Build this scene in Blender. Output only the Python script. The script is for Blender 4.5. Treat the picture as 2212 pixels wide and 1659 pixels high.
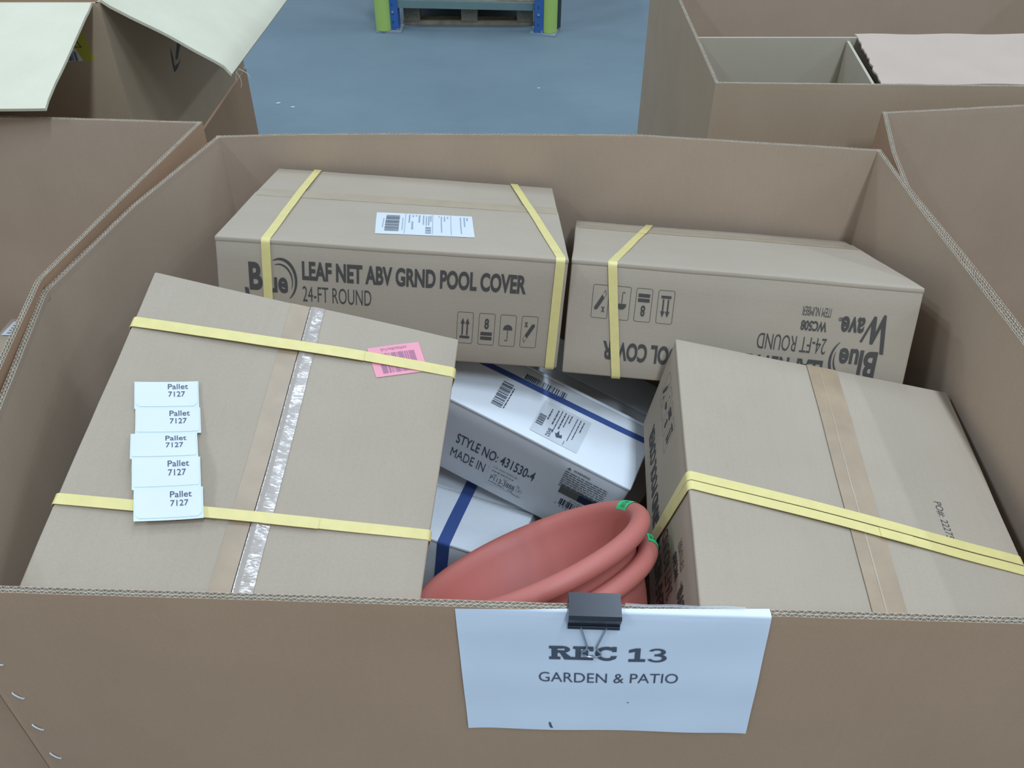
import bpy, math, random
from mathutils import Vector, Matrix, noise

# ------------------------------------------------------------------ scene, camera, light
SC = bpy.context.scene
COL = SC.collection
for _o in list(bpy.data.objects):
    bpy.data.objects.remove(_o, do_unlink=True)
random.seed(7)
R = math.radians

cam = bpy.data.cameras.new('camera')
cam.sensor_fit = 'HORIZONTAL'
cam.sensor_width = 36.0
cam.lens = 36.0 * 1900.0 / 2212.0
cam.clip_start = 0.02
cam_o = bpy.data.objects.new('camera', cam)
COL.objects.link(cam_o)
cam_o.location = (0, 0, 1.75)
cam_o.rotation_euler = (R(90 - 39.7), 0, 0)
SC.camera = cam_o

world = bpy.data.worlds.new('warehouse_air')
SC.world = world
world.use_nodes = True
bg = world.node_tree.nodes['Background']
bg.inputs['Color'].default_value = (0.82, 1.0, 1.20, 1)
bg.inputs['Strength'].default_value = 0.38

SC.view_settings.view_transform = 'Standard'
SC.view_settings.look = 'None'
SC.view_settings.exposure = 0.0
SC.view_settings.gamma = 1.0
SC.view_settings.use_curve_mapping = False


def lamp(x, y, power, sx=0.35, sy=1.5, z=7.0):
    l = bpy.data.lights.new('ceiling_lamp', 'AREA')
    l.shape = 'RECTANGLE'
    l.size, l.size_y = sx, sy
    l.energy = power
    l.color = (0.82, 1.0, 1.22)
    o = bpy.data.objects.new('ceiling_lamp', l)
    o.location = (x, y, z)
    COL.objects.link(o)
    return o


# one row of high-bay fixtures over the bins, plus unseen rows added either side as fill
for _y, _p in ((-3.6, 165), (-1.1, 135), (2.4, 62), (5.2, 62)):
    lamp(1.30, _y, _p)
for _y in (-2.5, 2.0, 6.5):
    lamp(-5.0, _y, 105)
    lamp(6.5, _y, 60)


# ------------------------------------------------------------------ materials
def lin(c):
    return c / 12.92 if c <= 0.04045 else ((c + 0.055) / 1.055) ** 2.4


def new_mat(name):
    m = bpy.data.materials.new(name)
    m.use_nodes = True
    nt = m.node_tree
    return m, nt, nt.nodes['Principled BSDF']


def plain(name, col, rough=0.6, metal=0.0, var=0.05, scale=12.0, bump=0.0, bscale=200.0):
    m, nt, b = new_mat(name)
    tc = nt.nodes.new('ShaderNodeTexCoord')
    n = nt.nodes.new('ShaderNodeTexNoise')
    n.inputs['Scale'].default_value = scale
    n.inputs['Detail'].default_value = 4
    nt.links.new(tc.outputs['Object'], n.inputs['Vector'])
    r = nt.nodes.new('ShaderNodeValToRGB')
    r.color_ramp.elements[0].position = 0.3
    r.color_ramp.elements[1].position = 0.7
    r.color_ramp.elements[0].color = tuple(c * (1 - var) for c in col) + (1,)
    r.color_ramp.elements[1].color = tuple(min(1, c * (1 + var)) for c in col) + (1,)
    nt.links.new(n.outputs['Fac'], r.inputs['Fac'])
    nt.links.new(r.outputs['Color'], b.inputs['Base Color'])
    b.inputs['Roughness'].default_value = rough
    b.inputs['Metallic'].default_value = metal
    if bump:
        n2 = nt.nodes.new('ShaderNodeTexNoise')
        n2.inputs['Scale'].default_value = bscale
        nt.links.new(tc.outputs['Object'], n2.inputs['Vector'])
        bp = nt.nodes.new('ShaderNodeBump')
        bp.inputs['Strength'].default_value = bump
        bp.inputs['Distance'].default_value = 0.002
        nt.links.new(n2.outputs['Fac'], bp.inputs['Height'])
        nt.links.new(bp.outputs['Normal'], b.inputs['Normal'])
    return m


def cardboard(name, col, stretch=(220, 220, 5), var=0.05, mott=7.0, bump=0.06, rough=0.85):
    """kraft board: cloudy mottling, fibre grain and the faint ribs of the flutes below"""
    m, nt, b = new_mat(name)
    tc = nt.nodes.new('ShaderNodeTexCoord')
    a = nt.nodes.new('ShaderNodeTexNoise')
    a.inputs['Scale'].default_value = mott
    a.inputs['Detail'].default_value = 3
    nt.links.new(tc.outputs['Object'], a.inputs['Vector'])
    mp = nt.nodes.new('ShaderNodeMapping')
    mp.inputs['Scale'].default_value = stretch
    nt.links.new(tc.outputs['Object'], mp.inputs['Vector'])
    f = nt.nodes.new('ShaderNodeTexNoise')
    f.inputs['Scale'].default_value = 1.0
    f.inputs['Detail'].default_value = 2
    nt.links.new(mp.outputs['Vector'], f.inputs['Vector'])
    g = nt.nodes.new('ShaderNodeTexNoise')
    g.inputs['Scale'].default_value = 420
    g.inputs['Detail'].default_value = 2
    nt.links.new(tc.outputs['Object'], g.inputs['Vector'])
    s1 = nt.nodes.new('ShaderNodeMath'); s1.operation = 'MULTIPLY_ADD'
    s1.inputs[1].default_value = 0.5
    nt.links.new(a.outputs['Fac'], s1.inputs[0])
    s2 = nt.nodes.new('ShaderNodeMath'); s2.operation = 'MULTIPLY_ADD'
    s2.inputs[1].default_value = 0.13
    nt.links.new(f.outputs['Fac'], s2.inputs[0])
    s3 = nt.nodes.new('ShaderNodeMath'); s3.operation = 'MULTIPLY'
    s3.inputs[1].default_value = 0.37
    nt.links.new(g.outputs['Fac'], s3.inputs[0])
    nt.links.new(s3.outputs[0], s2.inputs[2])
    nt.links.new(s2.outputs[0], s1.inputs[2])
    r = nt.nodes.new('ShaderNodeValToRGB')
    r.color_ramp.elements[0].position = 0.36
    r.color_ramp.elements[1].position = 0.64
    r.color_ramp.elements[0].color = (col[0] * (1 - var), col[1] * (1 - var * 1.1), col[2] * (1 - var * 1.3), 1)
    r.color_ramp.elements[1].color = (col[0] * (1 + var), col[1] * (1 + var * 1.1), col[2] * (1 + var * 1.3), 1)
    nt.links.new(s1.outputs[0], r.inputs['Fac'])
    nt.links.new(r.outputs['Color'], b.inputs['Base Color'])
    b.inputs['Roughness'].default_value = rough
    bp = nt.nodes.new('ShaderNodeBump')
    bp.inputs['Strength'].default_value = bump * 0.6
    bp.inputs['Distance'].default_value = 0.002
    nt.links.new(f.outputs['Fac'], bp.inputs['Height'])
    nt.links.new(bp.outputs['Normal'], b.inputs['Normal'])
    return m


KRAFT = (0.397, 0.323, 0.238)
M_BIN = cardboard('bin_board_outside', (0.425, 0.265, 0.158))
M_BINI = cardboard('bin_board_inside', (0.47, 0.35, 0.25))
M_BINB = cardboard('bin_board_greyer', (0.45, 0.335, 0.22))
M_EDGE = plain('raw_flute_paper', (0.50, 0.43, 0.33), 0.9, var=0.12, scale=90)
M_CART = cardboard('carton_board', KRAFT, (12, 240, 240))
M_CARTY = cardboard('carton_board_lengthwise', KRAFT, (240, 12, 240))
M_FLAPL = cardboard('pale_flap_board', (0.66, 0.62, 0.46), (30, 30, 30), 0.05)
M_PINKB = cardboard('pinkish_flap_board', (0.50, 0.385, 0.30), (30, 8, 30), 0.04)
M_INK = plain('black_print', (0.070, 0.062, 0.054), 0.75)
M_INKS = plain('faint_print', (0.20, 0.21, 0.23), 0.75)
M_INKL = plain('pale_blue_print', (0.30, 0.37, 0.42), 0.7)
M_INKB = plain('grey_blue_print', (0.075, 0.09, 0.12), 0.7)
M_PAPER = plain('white_paper', (0.73, 0.77, 0.83), 0.55, var=0.02)
M_LABEL = plain('white_label', (0.67, 0.70, 0.72), 0.45, var=0.02)
M_BACKING = plain('label_backing', (0.62, 0.70, 0.66), 0.35, var=0.03)
M_STRAP = plain('yellow_strap', (0.73, 0.61, 0.24), 0.42, var=0.04, scale=60, bump=0.15, bscale=900)
M_TAPE = plain('tan_tape', (0.365, 0.262, 0.165), 0.34, var=0.10, scale=25)
M_TAPEF = plain('thin_clear_tape', (0.43, 0.345, 0.24), 0.28, var=0.06, scale=25)
M_SEAM = plain('seam_gap', (0.10, 0.075, 0.05), 0.9)
M_PINK = plain('pink_sticker', (0.82, 0.31, 0.37), 0.5, var=0.04)
M_PINKINK = plain('sticker_barcode_ink', (0.34, 0.17, 0.25), 0.6)
M_WHITE = cardboard('white_carton_board', (0.85, 0.88, 0.90), (14, 220, 220), 0.03, 5, 0.05, 0.5)
M_BLUE = plain('blue_strap', (0.06, 0.11, 0.32), 0.35)
M_NAVY = plain('navy_print', (0.02, 0.03, 0.075), 0.5)
M_OLIVE = plain('olive_grey_print', (0.14, 0.14, 0.12), 0.5)
M_TERRA = plain('terracotta_plastic', (0.485, 0.143, 0.112), 0.55, var=0.03, scale=8)
M_GREENS = plain('green_sticker', (0.02, 0.62, 0.20), 0.45)
M_CLIP = plain('black_clip_steel', (0.012, 0.015, 0.024), 0.28, var=0.1)
M_STEEL = plain('bright_wire', (0.62, 0.63, 0.65), 0.22, metal=1.0)
M_STAPLE = plain('glint_white_staple_wire', (0.85, 0.88, 0.92), 0.25, metal=0.4)  # glint of the wire put into a near-white, less metallic colour
M_GREY = plain('grey_brace_steel', (0.18, 0.26, 0.25), 0.45, metal=0.2)
M_PLATE = plain('floor_plate_steel', (0.33, 0.38, 0.42), 0.5, metal=0.2)
M_RACK = plain('blue_upright', (0.035, 0.12, 0.36), 0.4)
M_GUARD = plain('lime_guard', (0.40, 0.56, 0.13), 0.45)
M_DARKP = plain('dark_rubber', (0.045, 0.055, 0.06), 0.7)
M_WOOD = plain('pallet_wood', (0.30, 0.24, 0.165), 0.8, var=0.3, scale=14)
M_CHIP = plain('chip_block', (0.22, 0.20, 0.145), 0.9, var=0.25, scale=90)
M_YLAB = plain('yellow_label', (0.45, 0.43, 0.06), 0.5)


def clear_tape_mat():
    m, nt, b = new_mat('shiny_clear_tape')
    tc = nt.nodes.new('ShaderNodeTexCoord')
    mp = nt.nodes.new('ShaderNodeMapping')
    mp.inputs['Scale'].default_value = (18, 75, 18)
    nt.links.new(tc.outputs['Object'], mp.inputs['Vector'])
    n = nt.nodes.new('ShaderNodeTexNoise')
    n.inputs['Scale'].default_value = 1.0
    n.inputs['Detail'].default_value = 3
    nt.links.new(mp.outputs['Vector'], n.inputs['Vector'])
    bp = nt.nodes.new('ShaderNodeBump')
    bp.inputs['Strength'].default_value = 0.8
    bp.inputs['Distance'].default_value = 0.005
    nt.links.new(n.outputs['Fac'], bp.inputs['Height'])
    nt.links.new(bp.outputs['Normal'], b.inputs['Normal'])
    b.inputs['Base Color'].default_value = (0.40, 0.335, 0.28, 1)
    b.inputs['Roughness'].default_value = 0.16
    b.inputs['Specular IOR Level'].default_value = 0.6
    b.inputs['Coat Weight'].default_value = 0.5
    b.inputs['Coat Roughness'].default_value = 0.12
    return m


M_CLEAR = clear_tape_mat()


def film_mat():
    m, nt, b = new_mat('clear_plastic_sleeve')
    b.inputs['Base Color'].default_value = (0.9, 0.92, 0.95, 1)
    b.inputs['Roughness'].default_value = 0.12
    b.inputs['Alpha'].default_value = 0.28
    return m


M_FILM = film_mat()


def floor_mat():
    m, nt, b = new_mat('blue_grey_painted_concrete')
    tc = nt.nodes.new('ShaderNodeTexCoord')
    a = nt.nodes.new('ShaderNodeTexNoise')
    a.inputs['Scale'].default_value = 1.3
    a.inputs['Detail'].default_value = 6
    a.inputs['Roughness'].default_value = 0.6
    nt.links.new(tc.outputs['Object'], a.inputs['Vector'])
    mp = nt.nodes.new('ShaderNodeMapping')
    mp.inputs['Scale'].default_value = (3, 26, 1)
    mp.inputs['Rotation'].default_value = (0, 0, 0.25)
    nt.links.new(tc.outputs['Object'], mp.inputs['Vector'])
    s = nt.nodes.new('ShaderNodeTexNoise')
    s.inputs['Scale'].default_value = 1.0
    s.inputs['Detail'].default_value = 4
    nt.links.new(mp.outputs['Vector'], s.inputs['Vector'])
    r = nt.nodes.new('ShaderNodeValToRGB')
    r.color_ramp.elements[0].position = 0.3
    r.color_ramp.elements[1].position = 0.7
    r.color_ramp.elements[0].color = (0.155, 0.212, 0.240, 1)
    r.color_ramp.elements[1].color = (0.19, 0.252, 0.280, 1)
    nt.links.new(a.outputs['Fac'], r.inputs['Fac'])
    rs = nt.nodes.new('ShaderNodeValToRGB')
    rs.color_ramp.elements[0].position = 0.60
    rs.color_ramp.elements[1].position = 0.78
    rs.color_ramp.elements[0].color = (0, 0, 0, 1)
    rs.color_ramp.elements[1].color = (0.35, 0.35, 0.35, 1)
    nt.links.new(s.outputs['Fac'], rs.inputs['Fac'])
    mx = nt.nodes.new('ShaderNodeMix')
    mx.data_type = 'RGBA'
    nt.links.new(rs.outputs['Color'], mx.inputs['Factor'])
    nt.links.new(r.outputs['Color'], mx.inputs['A'])
    mx.inputs['B'].default_value = (0.14, 0.175, 0.20, 1)
    nt.links.new(mx.outputs['Result'], b.inputs['Base Color'])
    b.inputs['Roughness'].default_value = 0.62
    return m


M_FLOOR = floor_mat()


# ------------------------------------------------------------------ mesh helpers
class MB:
    def __init__(self):
        self.v, self.f = [], []

    def add(self, vs, fs):
        n = len(self.v)
        self.v += [tuple(v) for v in vs]
        self.f += [tuple(i + n for i in f) for f in fs]

    def quad(self, a, b, c, d):
        self.add([a, b, c, d], [(0, 1, 2, 3)])

    def box(self, c, s, M=None):
        x, y, z = (q / 2 for q in s)
        vs = [Vector((sx * x, sy * y, sz * z)) for sz in (-1, 1) for sy in (-1, 1) for sx in (-1, 1)]
        if M is not None:
            vs = [M @ v for v in vs]
        vs = [v + Vector(c) for v in vs]
        self.add(vs, [(0, 2, 3, 1), (4, 5, 7, 6), (0, 1, 5, 4), (2, 6, 7, 3), (0, 4, 6, 2), (1, 3, 7, 5)])

    def prism(self, poly, off):
        """poly: list of 3-D points, off: extrusion vector"""
        n = len(poly)
        off = Vector(off)
        vs = [Vector(p) for p in poly] + [Vector(p) + off for p in poly]
        fs = [tuple(reversed(range(n))), tuple(range(n, 2 * n))]
        fs += [(i, (i + 1) % n, n + (i + 1) % n, n + i) for i in range(n)]
        self.add(vs, fs)

    def tube(self, pts, r, seg=8, close=False, caps=True):
        pts = [Vector(p) for p in pts]
        n = len(pts)
        rings = []
        up = None
        for i in range(n):
            a = pts[(i - 1) % n] if (close or i > 0) else pts[i]
            b = pts[(i + 1) % n] if (close or i < n - 1) else pts[i]
            d = (b - a).normalized()
            if up is None:
                up = d.orthogonal().normalized()
            up = (up - d * up.dot(d)).normalized()
            w = d.cross(up)
            rr = r[i] if isinstance(r, (list, tuple)) else r
            rings.append([pts[i] + (up * math.cos(2 * math.pi * k / seg) + w * math.sin(2 * math.pi * k / seg)) * rr for k in range(seg)])
        vs = [v for rg in rings for v in rg]
        fs = []
        for i in range(n if close else n - 1):
            j = (i + 1) % n
            for k in range(seg):
                l = (k + 1) % seg
                fs.append((i * seg + k, i * seg + l, j * seg + l, j * seg + k))
        if caps and not close:
            fs.append(tuple(reversed(range(seg))))
            fs.append(tuple(range((n - 1) * seg, n * seg)))
        self.add(vs, fs)

    def obj(self, name, mat, parent=None, smooth=0.0):
        me = bpy.data.meshes.new(name)
        me.from_pydata([tuple(v) for v in self.v], [], self.f)
        me.validate()
        me.update()
        if smooth:
            me.shade_smooth()
            me.set_sharp_from_angle(angle=R(smooth))
        me.materials.append(mat)
        o = bpy.data.objects.new(name, me)
        COL.objects.link(o)
        if parent is not None:
            o.parent = parent
        return o


def tag(o, label=None, cat=None, group=None, kind=None):
    if label:
        o['label'] = label
    if cat:
        o['category'] = cat
    if group:
        o['group'] = group
    if kind:
        o['kind'] = kind
    return o


def rotvec(v):
    v = Vector(v)
    a = v.length
    return Matrix.Rotation(a, 3, v.normalized()) if a > 1e-9 else Matrix.Identity(3)


def thing(name, label, cat, loc=(0, 0, 0), M=None, group=None):
    o = bpy.data.objects.new(name, None)
    o.empty_display_size = 0.1
    COL.objects.link(o)
    T = Matrix.Translation(Vector(loc))
    if M is not None:
        T = T @ M.to_4x4()
    o.matrix_world = T
    return tag(o, label, cat, group)


# ---- lettering: Blender's built-in typeface turned into flat mesh, fitted to a box
_tcache = {}


def text_shape(body, bold=0.0, res=4):
    key = (body, bold)
    if key in _tcache:
        return _tcache[key]
    cu = bpy.data.curves.new('lettering', 'FONT')
    cu.body = body
    cu.size = 1.0
    cu.offset = bold
    cu.resolution_u = res
    cu.fill_mode = 'BOTH'
    o = bpy.data.objects.new('lettering', cu)
    COL.objects.link(o)
    dg = bpy.context.evaluated_depsgraph_get()
    dg.update()
    me = bpy.data.meshes.new_from_object(o.evaluated_get(dg))
    vs = [(v.co.x, v.co.y) for v in me.vertices]
    fs = [tuple(p.vertices) for p in me.polygons]
    bpy.data.objects.remove(o, do_unlink=True)
    bpy.data.curves.remove(cu)
    bpy.data.meshes.remove(me)
    x0 = min(v[0] for v in vs); x1 = max(v[0] for v in vs)
    y0 = min(v[1] for v in vs); y1 = max(v[1] for v in vs)
    vs = [((v[0] - x0) / (x1 - x0), (v[1] - y0) / (y1 - y0)) for v in vs]
    _tcache[key] = (vs, fs)
    return _tcache[key]


class Print:
    """flat printed shapes in (u, v) metres, later laid on a surface by a mapping"""

    def __init__(self):
        self.v, self.f = [], []

    def add(self, vs, fs):
        n = len(self.v)
        self.v += list(vs)
        self.f += [tuple(i + n for i in f) for f in fs]

    def text(self, body, x, y, w, h, bold=0.0, turn=0, shear=0.0):
        """turn: quarter turns counter-clockwise of the lettering inside its box"""
        vs, fs = text_shape(body, bold)
        out = []
        for a, b in vs:
            a += shear * b
            if turn == 0:
                p = (x + a * w, y + b * h)
            elif turn == 1:
                p = (x + (1 - b) * w, y + a * h)
            elif turn == 2:
                p = (x + (1 - a) * w, y + (1 - b) * h)
            else:
                p = (x + b * w, y + (1 - a) * h)
            out.append(p)
        self.add(out, fs)

    def rect(self, x, y, w, h):
        self.add([(x, y), (x + w, y), (x + w, y + h), (x, y + h)], [(0, 1, 2, 3)])

    def poly(self, pts):
        self.add(pts, [tuple(range(len(pts)))])

    def arc(self, cx, cy, rx, ry, a0, a1, t0, t1, n=20):
        """arc stroke with radial thickness going t0 -> t1 (0..1 of radius)"""
        vs, fs = [], []
        for i in range(n + 1):
            k = i / n
            a = R(a0 + (a1 - a0) * k)
            t = t0 + (t1 - t0) * k if not callable(t0) else t0(k)
            vs += [(cx + rx * math.cos(a), cy + ry * math.sin(a)), (cx + rx * (1 - t) * math.cos(a), cy + ry * (1 - t) * math.sin(a))]
        for i in range(n):
            fs.append((2 * i, 2 * i + 2, 2 * i + 3, 2 * i + 1))
        self.add(vs, fs)

    def frame(self, x, y, w, h, r, t, n=5):
        o, i = [], []
        for cx, cy, a in ((x + w - r, y + r, -90), (x + w - r, y + h - r, 0), (x + r, y + h - r, 90), (x + r, y + r, 180)):
            for k in range(n + 1):
                q = R(a + 90 * k / n)
                o.append((cx + r * math.cos(q), cy + r * math.sin(q)))
                i.append((cx + (r - t) * math.cos(q), cy + (r - t) * math.sin(q)))
        m = len(o)
        self.add(o + i, [(k, (k + 1) % m, m + (k + 1) % m, m + k) for k in range(m)])

    def bars(self, x, y, w, h, n, seed, along='x', fill=0.5):
        rnd = random.Random(seed)
        ws = [rnd.choice((1, 1, 1, 2, 2, 3)) for _ in range(2 * n)]
        s = sum(ws)
        p = 0
        for i, q in enumerate(ws):
            a, b = p / s, (p + q) / s
            p += q
            if i % 2 == 0:
                if along == 'x':
                    self.rect(x + a * w, y, (b - a) * w * fill * 2, h)
                else:
                    self.rect(x, y + a * h, w, (b - a) * h * fill * 2)

    def scrawl(self, x, y, w, h, seed, along='x'):
        """a line of print too small to read: word-sized dashes"""
        rnd = random.Random(seed)
        p = 0.0
        L = w if along == 'x' else h
        T = h if along == 'x' else w
        while p < L:
            q = min(rnd.uniform(1.2, 5.0) * T, L - p)
            if along == 'x':
                self.rect(x + p, y, q, h)
            else:
                self.rect(x, y + p, w, q)
            p += q + T * 0.6

    def obj(self, name, mat, parent, fmap, turn180=False):
        vs = [(-a, -b) for a, b in self.v] if turn180 else self.v
        mb = MB()
        mb.add([fmap(a, b) for a, b in vs], self.f)
        return mb.obj(name, mat, parent)


# ------------------------------------------------------------------ cartons
def ticks(d, r, step):
    h = d / 2
    n = max(2, int(round((d - 2 * r) / step)))
    inner = [-h + r + (d - 2 * r) * i / n for i in range(n + 1)]
    return [-h, -h + r * 0.35, ] + inner + [h - r * 0.35, h]


def rbox(mb, c, d, r, step, D):
    """rounded box as a fine grid, warped by D"""
    T = [ticks(d[i], r, step) for i in range(3)]
    c = Vector(c)

    def pt(p):
        q = Vector([max(-d[i] / 2 + r, min(d[i] / 2 - r, p[i])) for i in range(3)])
        e = Vector(p) - q
        if e.length > 1e-9:
            q = q + e.normalized() * r
        return D(q + c)
    for ax in range(3):
        u, w = [(1, 2), (2, 0), (0, 1)][ax]
        for sg in (-1, 1):
            nu, nw = len(T[u]), len(T[w])
            vs = []
            for i in range(nu):
                for j in range(nw):
                    p = [0, 0, 0]
                    p[ax] = sg * d[ax] / 2
                    p[u] = T[u][i]
                    p[w] = T[w][j]
                    vs.append(pt(p))
            fs = []
            for i in range(nu - 1):
                for j in range(nw - 1):
                    q = (i * nw + j, (i + 1) * nw + j, (i + 1) * nw + j + 1, i * nw + j + 1)
                    fs.append(q if sg > 0 else tuple(reversed(q)))
            mb.add(vs, fs)


def warp(seed, amp=0.0016, freq=4.5):
    s = Vector((seed * 3.7, seed * 1.3, seed * 2.1))

    def D(p):
        p = Vector(p)
        return p + Vector(noise.noise_vector(p * freq + s)) * amp + Vector(noise.noise_vector(p * 17 + s)) * amp * 0.28
    return D


class Carton:
    """strapped corrugated carton: body, two top flaps, tape, straps, prints"""

    def __init__(self, label, ctr, rv, d, mat, seed, cat='carton', seam_axis='y', seam=0.0, name='shipping_carton', lift=0.0012, amp=0.0016, group=None, lr=(0, 0)):
        self.d = d
        self.D = warp(seed, amp)
        self.root = thing(name, label, cat, ctr, rotvec(rv), group)
        W, L, H = d
        tf = 0.0045
        mb = MB()
        rbox(mb, (0, 0, -tf / 2), (W, L, H - tf), 0.003, 0.03, self.D)
        self.body = mb.obj('body', mat, self.root, 40)
        tk, e = 0.0085, 0.0005
        zt = H / 2 - tk / 2
        g = 0.0012
        for k, sg in enumerate((-1, 1)):
            mb = MB()
            z = zt + (lift if sg == lr[0] else 0)
            if seam_axis == 'y':
                x0, x1 = (-W / 2 - e, seam - g) if sg < 0 else (seam + g, W / 2 + e)
                rbox(mb, ((x0 + x1) / 2, 0, z), (x1 - x0, L + 2 * e, tk), 0.0026, 0.03, self.D)
            else:
                y0, y1 = (-L / 2 - e, seam - g) if sg < 0 else (seam + g, L / 2 + e)
                rbox(mb, (0, (y0 + y1) / 2, z), (W + 2 * e, y1 - y0, tk), 0.0026, 0.03, self.D)
            mb.obj('top_flap', mat, self.root, 40)

    def top(self, off=0.0006):
        return lambda u, v: self.D((u, v, self.d[2] / 2 + off))

    def front(self, off=0.0006):          # face towards -y: u = x, v = z
        return lambda u, v: self.D((u, -self.d[1] / 2 - off, v))

    def left(self, off=0.0006):           # face towards -x: u = -y, v = z
        return lambda u, v: self.D((-self.d[0] / 2 - off, -u, v))

    def patch(self, name, mat, fmap, quad, n=12, m=4, parent=None):
        """a thin sheet (tape, label) bilinear between four (u, v) corners"""
        a, b, c, d = quad
        vs, fs = [], []
        for i in range(n + 1):
            for j in range(m + 1):
                s, t = j / m, i / n
                u = (a[0] * (1 - s) + b[0] * s) * (1 - t) + (d[0] * (1 - s) + c[0] * s) * t
                v = (a[1] * (1 - s) + b[1] * s) * (1 - t) + (d[1] * (1 - s) + c[1] * s) * t
                vs.append(fmap(u, v))
        for i in range(n):
            for j in range(m):
                fs.append((i * (m + 1) + j, i * (m + 1) + j + 1, (i + 1) * (m + 1) + j + 1, (i + 1) * (m + 1) + j))
        mb = MB()
        mb.add(vs, fs)
        return mb.obj(name, mat, parent or self.root, 60)

    def strap(self, plane, corners, w, off=0.0012, sag=0.0, weld=None, mat=None):
        """loop round the carton. plane 'x': loop in x-z, third coord y; 'y': loop in y-z, third coord x.
        corners: third coordinate at top-left, top-right, bottom-right, bottom-left"""
        W, L, H = self.d
        A = (W if plane == 'x' else L) / 2 + off
        Z = H / 2 + off
        r = 0.006
        pts = []
        cs = [(-A, Z), (A, Z), (A, -Z), (-A, -Z)]
        ang = [(180, 90), (90, 0), (0, -90), (-90, -180)]
        for i in range(4):
            cx = cs[i][0] - math.copysign(r, cs[i][0])
            cz = cs[i][1] - math.copysign(r, cs[i][1])
            for k in range(6):
                q = R(ang[i][0] + (ang[i][1] - ang[i][0]) * k / 5)
                nx, nz = math.cos(q), math.sin(q)
                pts.append((cx + r * nx, cz + r * nz, nx, nz, corners[i]))
            j = (i + 1) % 4
            nn = [(0, 1), (1, 0), (0, -1), (-1, 0)][i]
            e0 = (cx + nn[0] * r, cz + nn[1] * r)
            cx2 = cs[j][0] - math.copysign(r, cs[j][0])
            cz2 = cs[j][1] - math.copysign(r, cs[j][1])
            e1 = (cx2 + nn[0] * r, cz2 + nn[1] * r)
            for k in range(1, 16):
                t = k / 16
                s = sag * math.sin(math.pi * t) if i == 0 else 0.0
                pts.append((e0[0] + (e1[0] - e0[0]) * t + nn[0] * s, e0[1] + (e1[1] - e0[1]) * t + nn[1] * s, nn[0], nn[1], corners[i] + (corners[j] - corners[i]) * t))
        th = 0.0008
        vs, fs = [], []
        n = len(pts)
        for (a, z, nx, nz, c) in pts:
            for da, dc in ((0, -w / 2), (0, w / 2), (th, w / 2), (th, -w / 2)):
                p = (a + nx * da, c + dc, z + nz * da) if plane == 'x' else (c + dc, a + nx * da, z + nz * da)
                vs.append(self.D(p))
        for i in range(n):
            j = (i + 1) % n
            for k in range(4):
                l = (k + 1) % 4
                fs.append((i * 4 + k, j * 4 + k, j * 4 + l, i * 4 + l))
        mb = MB()
        mb.add(vs, fs)
        o = mb.obj('strap', mat or M_STRAP, self.root, 50)
        if weld:
            # heat-sealed overlap: a doubled tail lying on top of the ribbon
            t0, t1, sh = weld
            mb = MB()
            vs, fs = [], []
            m = 10
            for k in range(m + 1):
                t = t0 + (t1 - t0) * k / m
                a = -A + 2 * A * t
                c = corners[0] + (corners[1] - corners[0]) * t + sh
                z = Z + th + 0.0003 + sag * math.sin(math.pi * t)
                for dz, dc in ((0, -w / 2), (0, w / 2), (th, w / 2), (th, -w / 2)):
                    p = (a, c + dc, z + dz) if plane == 'x' else (c + dc, a, z + dz)
                    vs.append(self.D(p))
            for k in range(m):
                for q in range(4):
                    l = (q + 1) % 4
                    fs.append((k * 4 + q, k * 4 + 4 + q, k * 4 + 4 + l, k * 4 + l))
            fs += [(0, 1, 2, 3), (m * 4 + 3, m * 4 + 2, m * 4 + 1, m * 4)]
            mb.add(vs, fs)
            mb.obj('strap_overlap', mat or M_STRAP, o, 50)
        return o


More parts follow.
